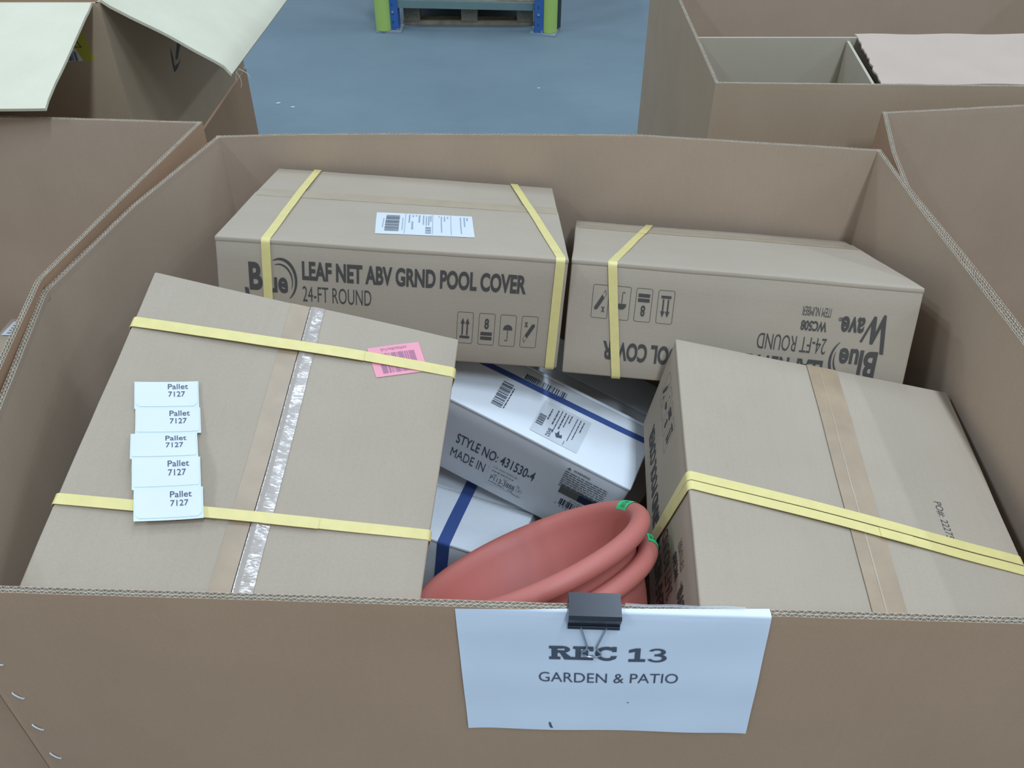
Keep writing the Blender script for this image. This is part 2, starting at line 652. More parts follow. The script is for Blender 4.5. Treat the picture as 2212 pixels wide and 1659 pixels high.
def pool_print(c, fmap, turn=False, low=0.0):
    """the print shared by the long sides of the brown cartons (upright frame, origin at the face centre)"""
    P = Print()
    P.text('LEAF NET ABV GRND POOL COVER', -0.1350, 0.0315, 0.3365, 0.0300, 0.036)
    P.obj('printed_text', M_INK, c.root, fmap, turn)
    P = Print()
    P.text('24-FT ROUND', -0.1352, -0.0030, 0.1030, 0.0250, -0.004)
    P.obj('printed_text', M_INK, c.root, fmap, turn)
    P = Print()
    P.text('ITEM NUMBER', -0.1335, -0.0500, 0.0425, 0.0140, -0.006)
    P.obj('printed_text', M_INK, c.root, fmap, turn)
    P = Print()
    P.text('WC508', -0.1312, -0.0285 - low, 0.0385, 0.0158, 0.034)
    P.obj('printed_text', M_INK, c.root, fmap, turn)
    # maker's mark: "Blue / Wave" with the double swoosh at its right shoulder
    P = Print()
    P.text('B', -0.2140, 0.0110, 0.0195, 0.0440, 0.035)
    P.text('l', -0.1930, 0.0100, 0.0055, 0.0430, 0.035)
    P.text('ue', -0.1860, 0.0085, 0.0290, 0.0250, 0.03)
    P.poly([(-0.2215 + (a_ + 0.2215) * 0.87, b_) for a_, b_ in ((-0.2215, 0.0146), (-0.2150, 0.0140), (-0.2085, -0.0270), (-0.1995, 0.0000), (-0.1945, -0.0005), (-0.1915, -0.0290), (-0.1810, -0.0020), (-0.1770, -0.0030), (-0.1935, -0.0440), (-0.1980, -0.0430), (-0.2005, -0.0190), (-0.2090, -0.0470), (-0.2133, -0.0467))])
    P.text('ave', -0.1855, -0.0405, 0.0340, 0.0245, 0.03)
    P.arc(-0.1490, -0.0350, 0.0030, 0.0030, 0, 360, 0.25, 0.25, 14)
    P.text('R', -0.1504, -0.0367, 0.0028, 0.0034, 0.0)
    P.arc(-0.1660, 0.0300, 0.0235, 0.0340, 120, -62, lambda k: 0.02 + 0.15 * math.sin(math.pi * k) ** 0.7, 0, 26)
    P.arc(-0.1680, 0.0280, 0.0190, 0.0270, 115, -30, lambda k: 0.01 + 0.11 * math.sin(math.pi * k) ** 0.7, 0, 22)
    P.obj('printed_logo', M_INK, c.root, fmap, turn)
    # handling pictograms
    for k, x in enumerate((0.1000, 0.1335, 0.1665, 0.1995)):
        P = Print()
        y, w, h = -0.0560, 0.0250, 0.0525
        P.frame(x, y, w, h, 0.003, 0.0006)
        cx = x + w / 2
        if k == 0:
            for s in (-1, 1):
                q = cx + s * 0.0037
                P.rect(q - 0.0011, y + 0.014, 0.0022, 0.020)
                P.poly([(q - 0.0033, y + 0.033), (q + 0.0033, y + 0.033), (q, y + 0.0425)])
            P.rect(cx - 0.0075, y + 0.0085, 0.015, 0.0042)
        elif k == 1:
            P.text('8', cx - 0.0035, y + 0.0265, 0.0068, 0.0175, 0.03)
            P.rect(cx - 0.0088, y + 0.0160, 0.0176, 0.0055)
            P.rect(cx - 0.0088, y + 0.0085, 0.0176, 0.0055)
        elif k == 2:
            pts = [(cx + 0.0072 * math.cos(R(a)), y + 0.0265 + 0.0095 * math.sin(R(a)) ** 0.8) for a in range(0, 181, 15)]
            for s in range(1, 8):
                pts.append((cx - 0.0072 + 0.0018 * s, y + 0.0265 + (0.0012 if s % 2 else 0.0)))
            P.poly(pts)
            P.rect(cx - 0.0005, y + 0.0110, 0.0010, 0.0160)
            P.arc(cx - 0.0018, y + 0.0110, 0.0023, 0.0026, -180, 0, 0.4, 0.4, 10)
        else:
            a = R(62)
            ux, uy = math.cos(a), math.sin(a)

            def L(s, t):
                return (cx - 0.002 + ux * s - uy * t, y + 0.022 + uy * s + ux * t)
            P.poly([L(-0.006, -0.0028), L(-0.003, 0.0028), L(0.017, 0.0028), L(0.0195, 0.001), L(0.0195, -0.001), L(0.017, -0.0028)])
            P.poly([L(-0.0068, -0.0028), L(-0.0063, -0.0024), L(-0.0148, -0.0022), L(-0.0135, -0.0028)])
            P.poly([L(-0.0036, 0.0024), L(-0.0031, 0.0028), L(-0.0098, 0.0022), L(-0.0095, 0.0016)])
            P.poly([L(-0.0148, -0.0028), L(-0.0140, -0.0028), L(-0.0093, 0.0016), L(-0.0096, 0.0022)])
            P.text('x', x + 0.0050, y + 0.034, 0.0050, 0.0085, 0.03)
        P.obj('handling_symbol', M_INK, c.root, fmap, turn)


# ------------------------------------------------------------------ open bins of corrugated board
def seg_norm(a, b):
    d = Vector((b[0] - a[0], b[1] - a[1]))
    d.normalize()
    return Vector((d.y, -d.x))            # right-hand side of the walking direction


class Wall:
    """one upright board following a plan polyline of inner-rim points (x, y, z); its outside lies to the left of the walk"""

    def __init__(self, path, t, z0, bulge=0.0, seed=0, step=0.03, amp=0.0016, edge=0.011, ext=True):
        self.t, self.z0, self.bulge, self.amp, self.edge = t, z0, bulge, amp, edge
        self.seed = Vector((seed * 1.7, seed * 0.9, seed * 2.3))
        pts = [Vector(p) for p in path]
        if ext:                           # run past the corner so that the outer faces meet
            pts[0] = pts[0] + (pts[0] - pts[1]).normalized() * (t * 0.94)
            pts[-1] = pts[-1] + (pts[-1] - pts[-2]).normalized() * (t * 0.94)
        self.s, self.p, self.n = [], [], []
        acc = 0.0
        ns = [-seg_norm(pts[i], pts[i + 1]) for i in range(len(pts) - 1)]
        for i in range(len(pts) - 1):
            a, b = pts[i], pts[i + 1]
            L = (b - a).length
            m = max(1, int(round(L / step)))
            for k in range(m + (1 if i == len(pts) - 2 else 0)):
                q = k / m
                if k == 0 and i > 0:
                    n = (ns[i - 1] + ns[i]).normalized()
                else:
                    n = ns[i]
                self.s.append(acc + L * q)
                self.p.append(a.lerp(b, q))
                self.n.append(n)
            acc += L
        self.len = acc

    def at(self, s):
        s = max(0.0, min(self.len, s))
        i = 0
        lo, hi = 0, len(self.s) - 2
        while lo < hi:
            m = (lo + hi + 1) // 2
            if self.s[m] <= s:
                lo = m
            else:
                hi = m - 1
        i = lo
        q = (s - self.s[i]) / max(1e-9, self.s[i + 1] - self.s[i])
        return self.p[i].lerp(self.p[i + 1], q), self.n[i].lerp(self.n[i + 1], q).normalized()

    def pos(self, s, z, off):
        """point on the board: s along, absolute z, off = 0 inner face .. t outer face"""
        p, n = self.at(s)
        h = (z - self.z0) / (p.z - self.z0)
        b = self.bulge * math.sin(math.pi * max(0, min(1, h))) ** 0.8 * math.sin(math.pi * min(1, max(0, s / self.len))) ** 0.5 if h < 1 else 0.0
        w = noise.noise(Vector((s * 3.1, z * 2.4, 0)) + self.seed) * self.amp * (1 if h < 0.995 else 0.6)
        o = off + b + w
        return Vector((p.x + n.x * o, p.y + n.y * o, z))

    def build(self, name, mat, parent, rows=10, flute=True, wave=0.0076, inner=None):
        inner = inner or M_BINI
        mb = MB()
        ed = self.edge if flute else 0.0
        nS = len(self.s)
        grid = [[], []]
        for f, off in enumerate((0.0, self.t)):
            for i in range(nS):
                zt = self.p[i].z - ed
                grid[f].append([self.pos(self.s[i], self.z0 + (zt - self.z0) * (1 - (1 - r / rows) ** 1.6), off) for r in range(rows + 1)])
        m = rows + 1
        vs = [v for f in grid for c in f for v in c]
        fs = []
        K = nS * m
        for i in range(nS - 1):
            for r in range(rows):
                a, b, c, d = i * m + r, (i + 1) * m + r, (i + 1) * m + r + 1, i * m + r + 1
                fs.append((a, b, c, d))
                fs.append((K + d, K + c, K + b, K + a))
            a, b = i * m + rows, (i + 1) * m + rows
            fs.append((a, b, K + b, K + a))
            a, b = i * m, (i + 1) * m
            fs.append((K + a, K + b, b, a))
        for r in range(rows):
            fs.append((r, r + 1, K + r + 1, K + r))
            e = (nS - 1) * m
            fs.append((e + r + 1, e + r, K + e + r, K + e + r + 1))
        mb.add(vs, fs)
        o = mb.obj(name, mat, parent, 30)
        o.data.materials.append(inner)
        nf = 0
        for i in range(nS - 1):
            for r in range(rows):
                o.data.polygons[nf].material_index = 1
                nf += 2
            nf += 2
        if flute:
            mb = MB()
            t = self.t
            th = 0.00055

            def strip(fo, s0, ds, n):
                vs, fs = [], []
                for i in range(n + 1):
                    s = min(self.len, s0 + ds * i)
                    p, _ = self.at(s)
                    jag = noise.noise(Vector((s * 40, fo(s) * 300, 5)) + self.seed) * 0.0007
                    zt, zb = p.z + jag, p.z - self.edge - 0.0005
                    c = fo(s)
                    vs += [self.pos(s, zb, c - th / 2), self.pos(s, zt, c - th / 2), self.pos(s, zt, c + th / 2), self.pos(s, zb, c + th / 2)]
                for i in range(n):
                    for k in range(3):
                        fs.append((i * 4 + k, i * 4 + 4 + k, i * 4 + 5 + k, i * 4 + 1 + k))
                fs += [(3, 2, 1, 0), (n * 4, n * 4 + 1, n * 4 + 2, n * 4 + 3)]
                mb.add(vs, fs)
            nl = nS * 2
            for c in (th / 2, t * 0.5, t - th / 2):
                strip(lambda s, c=c: c, 0, self.len / nl, nl)
            nw = int(self.len / wave * 6)
            a = (t / 2 - th) / 2 - th * 0.4
            for c, ph in ((t * 0.25, 0.0), (t * 0.75, 1.3)):
                strip(lambda s, c=c, ph=ph: c + a * math.sin(2 * math.pi * s / wave + ph), 0, self.len / nw, nw)
            e = mb.obj('fluted_edge', M_EDGE, o)
            e.data.materials.append(inner)
            e.data.materials.append(mat)
            per = nl * 3 + 2
            for i in range(per):
                e.data.polygons[i].material_index = 1
                e.data.polygons[2 * per + i].material_index = 2
            e['label'] = 'pale raw edge showing the corrugated flutes'
        return o


# ================================================================== FLOOR
mb = MB()
mb.quad((-14, -8, 0), (14, -8, 0), (14, 18, 0), (-14, 18, 0))
tag(mb.obj('floor', M_FLOOR), 'blue-grey painted concrete warehouse floor with faint scuffs', 'floor', kind='structure')

# ================================================================== MAIN BIN
RIM = 1.06
T = 0.008
bin_main = thing('cardboard_bin', 'large open brown corrugated bin in front, packed with cartons, sign clipped on', 'bin', (0.05, 1.0, 0.0))
_inv = Vector((-0.05, -1.0, 0.0))


def rel(path, o=_inv):
    return [(p[0] + o.x, p[1] + o.y, p[2]) for p in path]


FLc, BLc, BRc, FRc = (-0.551, 0.5295, RIM), (-0.542, 1.547, RIM), (0.659, 1.489, RIM), (0.668, 0.4845, RIM)
w_left = Wall(rel([FLc, (-0.606, 0.779, RIM), (-0.653, 1.036, RIM), (-0.611, 1.286, RIM), BLc]), T, 0.006, 0.012, 1)
w_back = Wall(rel([BLc, (-0.40, 1.557, RIM), (-0.212, 1.559, RIM), (0.236, 1.553, RIM), BRc]), T, 0.006, 0.015, 2)
w_right = Wall(rel([BRc, (0.658, 1.265, RIM), (0.664, 0.911, RIM), FRc]), T, 0.006, 0.014, 3)
w_front = Wall(rel([FRc, FLc]), T, 0.006, 0.013, 4)
M_MAIN = M_BIN
w_left.build('left_wall', M_MAIN, bin_main)
w_back.build('back_wall', M_MAIN, bin_main)
w_right.build('right_wall', M_MAIN, bin_main)
w_front.build('front_wall', M_MAIN, bin_main, rows=14)
mb = MB()
mb.prism([(p[0] + _inv.x, p[1] + _inv.y, 0.005) for p in (FLc, FRc, BRc, (0.66, 1.265), BLc, (-0.65, 1.036))], (0, 0, 0.012))
mb.obj('bottom_board', M_MAIN, bin_main)


def front_pt(x, z, off):
    """world point in front of the outer face of the main bin's front wall"""
    L = w_front.len
    s = L * (FRc[0] - x) / (FRc[0] - FLc[0])
    p = w_front.pos(s, z, T + off)
    return Vector((p.x - _inv.x, p.y - _inv.y, p.z))


# stitched manufacturer's joint at the front left corner
for (x0, z0), (x1, z1) in (((-0.5300, 0.9435), (-0.5236, 0.9380)), ((-0.5340, 0.8840), (-0.5242, 0.8735)), ((-0.5350, 0.8185), (-0.5253, 0.8081)), ((-0.5365, 0.7545), (-0.5264, 0.7433)), ((-0.537, 0.689), (-0.527, 0.679))):
    mb = MB()
    pts = []
    for k in range(9):
        q = k / 8
        pts.append(front_pt(x0 + (x1 - x0) * q, z0 + (z1 - z0) * q, 0.0002 + 0.0012 * math.sin(math.pi * q) ** 0.5) + _inv)
    mb.tube(pts, 0.0010, 6)
    mb.obj('staple', M_STAPLE, bin_main, 60)

# ================================================================== CARTONS IN THE BIN
LL, WW, HH = 0.5223, 0.4250, 0.1792


def ctr_shift(ctr, rv, loc):
    v = rotvec(rv) @ Vector(loc)
    return (ctr[0] + v.x, ctr[1] + v.y, ctr[2] + v.z)


# A: front left, lying with its top towards us
cut = 0.024
rvA = (0.2550, 0.2712, -0.0433)
cA = Carton('brown carton with five pallet labels and a pink sticker, front left', ctr_shift((-0.3254, 0.7911, 0.8966), rvA, (0, cut / 2, 0)), rvA, (WW, LL - cut, HH), M_CARTY, 11, seam_axis='y', seam=0.001, lr=(1, 0), lift=0.0022)
yo = -cut / 2                      # local y in the fitted frame -> here
tp = cA.top(0.0034)
yb = (LL - cut) / 2 - 0.001
ya = -yb
o = cA.patch('clear_tape', M_CLEAR, lambda u, v: cA.top(0.0031 if u > 0.003 else 0.0012)(u, v), [(0.0005, ya), (0.0235, ya), (0.0195, yb), (0.0005, yb)], 60, 6)
tag(o, 'shiny crinkled clear tape right of the seam')
o = cA.patch('brown_tape', M_TAPE, cA.top(0.0010), [(-0.0245, ya), (-0.0008, ya), (-0.0008, yb), (-0.0262, yb)], 40, 3)
tag(o, 'matt brown tape left of the seam')
cA.strap('x', (0.170 + yo, 0.201 + yo, 0.201 + yo, 0.170 + yo), 0.0162, 0.0024, 0.0045, weld=(0.52, 0.70, -0.001))
cA.strap('x', (-0.0915 + yo, -0.0515 + yo, -0.0515 + yo, -0.0915 + yo), 0.0138, 0.0024, 0.004, weld=(0.53, 0.68, -0.0008))
# pink sticker
q = [(0.0879, 0.2082), (0.1562, 0.2392), (0.1759, 0.1933), (0.1079, 0.1631)]
q = [(a, b + yo) for a, b in q]
o = cA.patch('pink_sticker', M_PINK, cA.top(0.0032), [q[3], q[2], q[1], q[0]], 6, 6)
o['label'] = 'fluorescent pink barcode sticker'
ex = Vector((q[2][0] - q[3][0], q[2][1] - q[3][1])); ey = Vector((q[0][0] - q[3][0], q[0][1] - q[3][1]))
wS, hS = ex.length, ey.length
ex.normalize(); ey.normalize()


def pinkmap(u, v):
    return cA.top(0.0038)(q[3][0] + ex.x * u + ey.x * v, q[3][1] + ex.y * u + ey.y * v)


P = Print()
P.bars(wS * 0.16, hS * 0.10, wS * 0.72, hS * 0.66, 24, 5)
P.text('csXkL0Im7c5', wS * 0.24, hS * 0.84, wS * 0.50, hS * 0.09, 0.0, turn=2)
P.obj('printed_barcode', M_PINKINK, o, pinkmap)
# strip of five pallet labels, humped over the lower strap
ox, oy = -0.1822, 0.0790 + yo
e1 = Vector((0.9630, 0.2690)); e2 = Vector((0.3000, -0.9540))


def hump(t):
    if t < 0.066 or t > 0.165:
        return 0.0
    if t < 0.118:
        k = (t - 0.066) / 0.052
        return 0.0055 * (3 * k * k - 2 * k * k * k)
    k = (t - 0.118) / 0.047
    return 0.0055 * (1 - (3 * k * k - 2 * k * k * k))


def stripmap(off):
    def f(u, t):
        h = 0.0016 + 0.0085 * max(0, min(1, (t - 0.02) / 0.13)) + hump(t) + 0.0009 * math.sin(t * 62 + 1.0)
        h += 0.0012 * ((u - 0.037) / 0.037) ** 2
        return cA.top(h + off)(ox + e1.x * u + e2.x * t, oy + e1.y * u + e2.y * t)
    return f


def sheet(mbm, fmap, u0, u1, v0, v1, nu, nv, ch=0.0, shift=lambda v: 0.0):
    vs, fs = [], []
    for j in range(nv + 1):
        for i in range(nu + 1):
            v = v0 + (v1 - v0) * j / nv
            a = 0.0
            if ch:
                a = max(0, ch - min(v - v0, v1 - v))
            u = u0 + a + (u1 - u0 - 2 * a) * i / nu
            vs.append(fmap(u + shift(v), v))
    for j in range(nv):
        for i in range(nu):
            k = j * (nu + 1) + i
            fs.append((k, k + nu + 1, k + nu + 2, k + 1))
    mbm.add(vs, fs)


for i, (v0, v1, sh) in enumerate(((0.000, 0.0402, 0.0), (0.0395, 0.0780, 0.0012), (0.0775, 0.1165, -0.0035), (0.1160, 0.1545, -0.0015), (0.1540, 0.1945, 0.0005))):
    mb = MB()
    sheet(mb, stripmap(0.0), sh, 0.0745 + sh, v0, v1, 6, 8)
    o = mb.obj('label_backing', M_BACKING, cA.root, 60)
    o['label'] = 'glossy pale green backing behind the pallet label'
    mb = MB()
    sheet(mb, stripmap(0.0005), 0.0012 + sh, 0.0728 + sh, v0 + 0.0008, v1 - 0.0032, 6, 9, 0.0045 if i in (0, 4) else 0.001)
    lb = mb.obj('pallet_label', M_LABEL, cA.root, 60)
    P = Print()
    P.text('Pallet', 0.0385 + sh, -(v0 + 0.0118), 0.0235, 0.0078, 0.006)
    P.text('7127', 0.0388 + sh, -(v0 + 0.0230), 0.0195, 0.0078, 0.006)
    f = stripmap(0.0010)
    P.obj('printed_text', M_INKB, lb, lambda u, v: f(u, -v))

# B: back left, long side towards us
rvB = (-0.2234, 0.0761, 0.0056)
cB = Carton('brown carton at the back left with white shipping label on top', (-0.1856, 1.3149, 0.9402), rvB, (LL, WW, HH), M_CART, 12, seam_axis='x', seam=0.040, lr=(-1, 0), lift=0.0015)
pool_print(cB, cB.front(0.0007), low=0.005)
cB.patch('clear_tape', M_TAPEF, cB.top(0.0018), [(-0.255, 0.016), (0.258, 0.024), (0.258, 0.066), (-0.255, 0.058)], 4, 24)
cB.strap('y', (-0.1865, -0.1870, -0.1870, -0.1865), 0.0132, 0.0022, 0.001)
cB.strap('y', (0.2490, 0.1870, 0.1870, 0.2490), 0.0140, 0.0022, 0.001)
o = cB.patch('shipping_label', M_LABEL, cB.top(0.0022), [(-0.0335, -0.1505), (0.1200, -0.1402), (0.1123, -0.0285), (-0.0441, -0.0385)], 6, 8)
P = Print()
lw, lh = 0.155, 0.112


def blabel(u, v):
    return cB.top(0.0028)(-0.0395 + u * 0.997 + (-0.06) * v, -0.1480 + 0.067 * u + 0.99 * v)


P.bars(0.0190, 0.012, 0.022, 0.086, 26, 3, along='y')
P.obj('printed_barcode', M_INKS, o, blabel)
P = Print()
P.rect(0.0495, 0.003, 0.0008, 0.104)
P.rect(0.0935, 0.003, 0.0008, 0.104)
P.rect(0.1230, 0.003, 0.0008, 0.104)
P.bars(0.0825, 0.006, 0.009, 0.036, 10, 8, along='y')
for k, (x, a, b, w) in enumerate(((0.0150, 0.03, 0.078, 0.0012), (0.0455, 0.02, 0.085, 0.0012), (0.0555, 0.060, 0.104, 0.0022), (0.0605, 0.025, 0.066, 0.0026), (0.0612, 0.092, 0.1, 0.0022), (0.0665, 0.096, 0.102, 0.0022), (0.0715, 0.063, 0.103, 0.0024), (0.0785, 0.052, 0.102, 0.0018), (0.0832, 0.047, 0.098, 0.0016), (0.0870, 0.050, 0.100, 0.0018), (0.0902, 0.07, 0.102, 0.0018), (0.1075, 0.015, 0.100, 0.0016), (0.1125, 0.075, 0.1, 0.0018), (0.1175, 0.09, 0.1, 0.0018), (0.1035, 0.096, 0.101, 0.0018), (0.1385, 0.012, 0.1, 0.0016), (0.1445, 0.05, 0.1, 0.0018), (0.1490, 0.083, 0.1, 0.0020))):
    P.scrawl(x, a, w, b - a, k, along='y')
P.obj('printed_text', M_INKL, o, blabel)

# C: back right, upside down
rvC = (-0.3645, 0.0515, -0.0946)
cC = Carton('brown carton at the back right with upside-down lettering', (0.3622, 1.2826, 0.8758), rvC, (LL, WW, HH), M_CART, 13, seam_axis='x', seam=0.127, lr=(-1, 0), lift=0.0022)
pool_print(cC, cC.front(0.0007), True)
cC.patch('clear_tape', M_TAPEF, cC.top(0.0026), [(-0.255, 0.104), (0.258, 0.108), (0.258, 0.152), (-0.255, 0.148)], 4, 24)
cC.strap('y', (-0.1990, -0.1180, -0.1180, -0.1770), 0.0138, 0.0022, 0.001, weld=(0.70, 0.86, 0.0025))

# R: front right
rvR = (0.0161, 0.1825, -0.0858)
cR = Carton('brown carton at the front right with double yellow strap and brown tape', ctr_shift((0.4150, 0.7805, 0.8325), rvR, (0, cut / 2, 0)), rvR, (WW, LL - cut, HH), M_CARTY, 14, seam_axis='y', seam=0.006, lr=(1, 0), lift=0.0008)
tag(cR.patch('brown_tape', M_TAPE, cR.top(0.0016), [(-0.0115, ya), (0.0315, ya), (0.0363, yb), (-0.0108, yb)], 40, 4), 'wide tan tape along the middle seam')
cR.patch('tape_crease', M_TAPEF, cR.top(0.0019), [(0.0052, ya), (0.0072, ya), (0.0085, yb), (0.0072, yb)], 40, 1)
pool_print(cR, lambda u, v: cR.left(0.0007)(u - yo, v), True)
cR.strap('x', (-0.0235 + yo, -0.0600 + yo, -0.060 + yo, 0.004 + yo), 0.0145, 0.0018, 0.002)
cR.strap('x', (-0.0395 + yo, -0.0770 + yo, -0.077 + yo, -0.006 + yo), 0.0145, 0.0018, 0.002, weld=(0.56, 0.66, -0.001))
P = Print()
P.text('PO#: 22275', 0.1190, -0.0440 + yo, 0.0110, 0.0620, -0.004, turn=3)
P.obj('printed_text', M_INK, cR.root, cR.top(0.0012))

# ---- white cartons in the middle
rvW = (0.1976, 0.2664, -0.3920)
MW = rotvec(rvW) @ Matrix.Rotation(R(-2.5), 3, 'X')
_q = MW.to_quaternion()
rvW = tuple(_q.axis * _q.angle)
K = 1.02
p0 = Vector((0.1886, 0.9700, 0.7250))
dW = (0.350, 0.142, 0.192)
ctrW = p0 + MW @ Vector((-dW[0] / 2, dW[1] / 2, -dW[2] / 2))
cW = Carton('white carton printed STYLE NO, tilted under the brown ones', ctrW, rvW, dW, M_WHITE, 21, seam_axis='x', seam=0.064, name='white_carton', lr=(-1, 0), lift=0.0015)


def w1f(u, v):        # (x, z) measured from the top front right corner
    return cW.front(0.0007)(u * K + dW[0] / 2, v * K + dW[2] / 2)


def w1t(u, v):
    return cW.top(0.0022)(u * K + dW[0] / 2, v * K - dW[1] / 2)


P = Print()
P.text('STYLE NO: 431530-4', -0.2873, -0.0985, 0.1450, 0.0268, 0.010)
P.obj('printed_text', M_INKB, cW.root, w1f)
P = Print()
P.text('MADE IN V', -0.2903, -0.1415, 0.0810, 0.0262, 0.0)
P.obj('printed_text', M_INKB, cW.root, w1f)
# the pale sticker half over both lines
lq = [(-0.2185, -0.1620), (-0.1480, -0.1530), (-0.1490, -0.0985), (-0.2185, -0.0960)]
o = cW.patch('address_sticker', M_WHITE, lambda u, v: w1f(u, v) + Vector((0, -0.0008, 0)), lq, 4, 4)
wf2 = lambda u, v: w1f(u, v) + Vector((0, -0.0014, 0))
P = Print()
P.text('P113-3888', -0.2110, -0.1480, 0.0455, 0.0135, 0.0)
P.text('A', -0.1585, -0.1440, 0.0040, 0.0060, 0.01)
P.frame(-0.1615, -0.1465, 0.0100, 0.0105, 0.001, 0.0005)
P.text('PD', -0.2065, -0.1335, 0.0060, 0.0050, 0.0)
P.text('OUT', -0.1880, -0.1335, 0.0080, 0.0050, 0.0)
P.text('PD', -0.1630, -0.1335, 0.0060, 0.0050, 0.0)
P.text('47TOM', -0.1755, -0.1560, 0.0090, 0.0045, 0.01)
P.obj('printed_text', M_INKB, o, wf2)
P = Print()
P.text('2149  DEAN FOREST RD', -0.2120, -0.1120, 0.0450, 0.0045, 0.0)
P.scrawl(-0.2120, -0.1215, 0.040, 0.0022, 31)
P.scrawl(-0.2120, -0.1545, 0.030, 0.0022, 32)
P.scrawl(-0.1660, -0.1590, 0.016, 0.0018, 33)
P.obj('printed_text', M_INKS, o, wf2)
# warning block
P = Print()
P.text('WARNING', -0.0910, -0.0235, 0.0290, 0.0062, 0.02)
P.poly([(-0.1020, -0.0240), (-0.0940, -0.0240), (-0.0980, -0.0170)])
for k in range(8):
    P.scrawl(-0.1025, -0.0315 - k * 0.0058, 0.075, 0.0026, 40 + k)
P.obj('printed_text', M_INKS, cW.root, w1f)
P = Print()
P.rect(-0.0980, -0.0895, 0.0340, 0.0225)
P.obj('printed_block', M_OLIVE, cW.root, w1f)
P = Print()
P.rect(-0.0640, -0.0900, 0.0460, 0.0225)
P.obj('printed_block', M_NAVY, cW.root, w1f)
P = Print()
P.bars(-0.0885, -0.1215, 0.0700, 0.0190, 26, 12)
P.obj('printed_barcode', M_NAVY, cW.root, w1f)
P = Print()
P.text('STYLE#: 431530-4', -0.0740, -0.1000, 0.050, 0.0042, 0.0)
P.text('0', -0.0950, -0.1250, 0.0028, 0.0048, 0.0)
P.text('5 4 2 6 5', -0.0860, -0.1280, 0.0260, 0.0048, 0.0)
P.obj('printed_text', M_NAVY, cW.root, w1f)
# top: strap, barcodes, delivery label
cW.strap('x', (0.0275, 0.0335, 0.0335, 0.0275), 0.0110, 0.0020, 0.0, mat=M_BLUE)
P = Print()
P.bars(-0.2580, 0.0285, 0.0190, 0.0540, 22, 17, along='y')
P.scrawl(-0.2370, 0.030, 0.0022, 0.046, 18, along='y')
P.bars(-0.2310, 0.1055, 0.0770, 0.0130, 26, 19)
P.obj('printed_barcode', M_INKB, cW.root, w1t)
o = cW.patch('delivery_label', M_LABEL, lambda u, v: w1t(u, v) + Vector((0, 0, 0.0004)), [(-0.1830, 0.0150), (-0.1000, 0.0150), (-0.1000, 0.0850), (-0.1830, 0.0850)], 4, 4)
wt2 = lambda u, v: w1t(u, v) + Vector((0, 0, 0.0010))
P = Print()
P.text('BHX2', -0.1570, 0.0190, 0.0075, 0.0165, 0.01, turn=3)
P.poly([(-0.1450, 0.0330), (-0.1400, 0.0250), (-0.1310, 0.0280), (-0.1330, 0.0345), (-0.1365, 0.0315), (-0.1400, 0.0400), (-0.1420, 0.0320)])
P.bars(-0.1800, 0.0330, 0.0120, 0.0230, 12, 20, along='y')
for k, (x, a, b, w) in enumerate(((-0.1660, 0.050, 0.074, 0.0022), (-0.1560, 0.045, 0.077, 0.0022), (-0.1500, 0.030, 0.080, 0.0016), (-0.1440, 0.042, 0.080, 0.0022), (-0.1380, 0.05, 0.079, 0.0016), (-0.1330, 0.062, 0.079, 0.002), (-0.1230, 0.028, 0.080, 0.0014), (-0.1170, 0.035, 0.079, 0.0016), (-0.1110, 0.055, 0.078, 0.0018), (-0.126, 0.018, 0.026, 0.0010))):
    P.scrawl(x, a, w, b - a, 60 + k, along='y')
P.obj('printed_text', M_INKB, o, wt2)

# white carton behind it, mostly in the shade of the back cartons
d3 = (0.40, 0.15, 0.170)
c3 = p0 + MW @ Vector((-0.02 - d3[0] / 2 + 0.07, dW[1] + 0.004 + d3[1] / 2, -0.065 - d3[2] / 2))
cX = Carton('white carton in shade behind the STYLE NO carton', c3, rvW, d3, M_WHITE, 22, seam_axis='x', seam=0.0, name='white_carton')

# lower white carton, front left of it, with blue strap and warning print
a2 = R(-22)
M2 = Matrix.Rotation(a2, 3, 'Z')
d2 = (0.40, 0.24, 0.175)
c2 = Vector((-0.0057, 0.9555, 0.56)) + M2 @ Vector((-0.2, 0.12, -0.0875))
cY = Carton('white striped carton with upright blue strap beside the terracotta bowls', c2, (0, 0, a2), d2, M_WHITE, 23, seam_axis='x', seam=0.0, name='white_carton', lr=(-1, 0), lift=0.001)
cY.strap('y', (0.0790, 0.0600, 0.0600, 0.0600), 0.0230, 0.0020, 0.0, mat=M_BLUE)
P = Print()
P.text('WARNING', 0.118, 0.052, 0.032, 0.0068, 0.02)
P.poly([(0.104, 0.0515), (0.113, 0.0515), (0.1085, 0.0595)])
for k in range(9):
    P.scrawl(0.104, 0.044 - k * 0.0062, 0.080, 0.0028, 80 + k)
P.obj('printed_text', M_INKS, cY.root, cY.front(0.0008))

# lower brown carton standing under the front right one
cZ = Carton('plain brown carton low in shadow under the front right carton', (0.4200, 0.7050, 0.4950), (0, 0, R(-4)), (0.41, 0.34, 0.315), M_CARTY, 24, seam_axis='y', seam=0.0)

# ================================================================== TERRACOTTA BOWLS
nP = Vector((-0.3842, 0.5434, 0.7464)).normalized()


def lathe(mbm, prof, seg=96):
    vs, fs = [], []
    n = len(prof)
    for k in range(seg):
        a = 2 * math.pi * k / seg
        for r, z in prof:
            vs.append((r * math.cos(a), r * math.sin(a), z))
    for k in range(seg):
        l = (k + 1) % seg
        for i in range(n - 1):
            fs.append((k * n + i, l * n + i, l * n + i + 1, k * n + i + 1))
    mbm.add(vs, fs)


def torus_pt(Rr, rr, a, b):
    return Vector(((Rr + rr * math.cos(b)) * math.cos(a), (Rr + rr * math.cos(b)) * math.sin(a), rr * math.sin(b)))


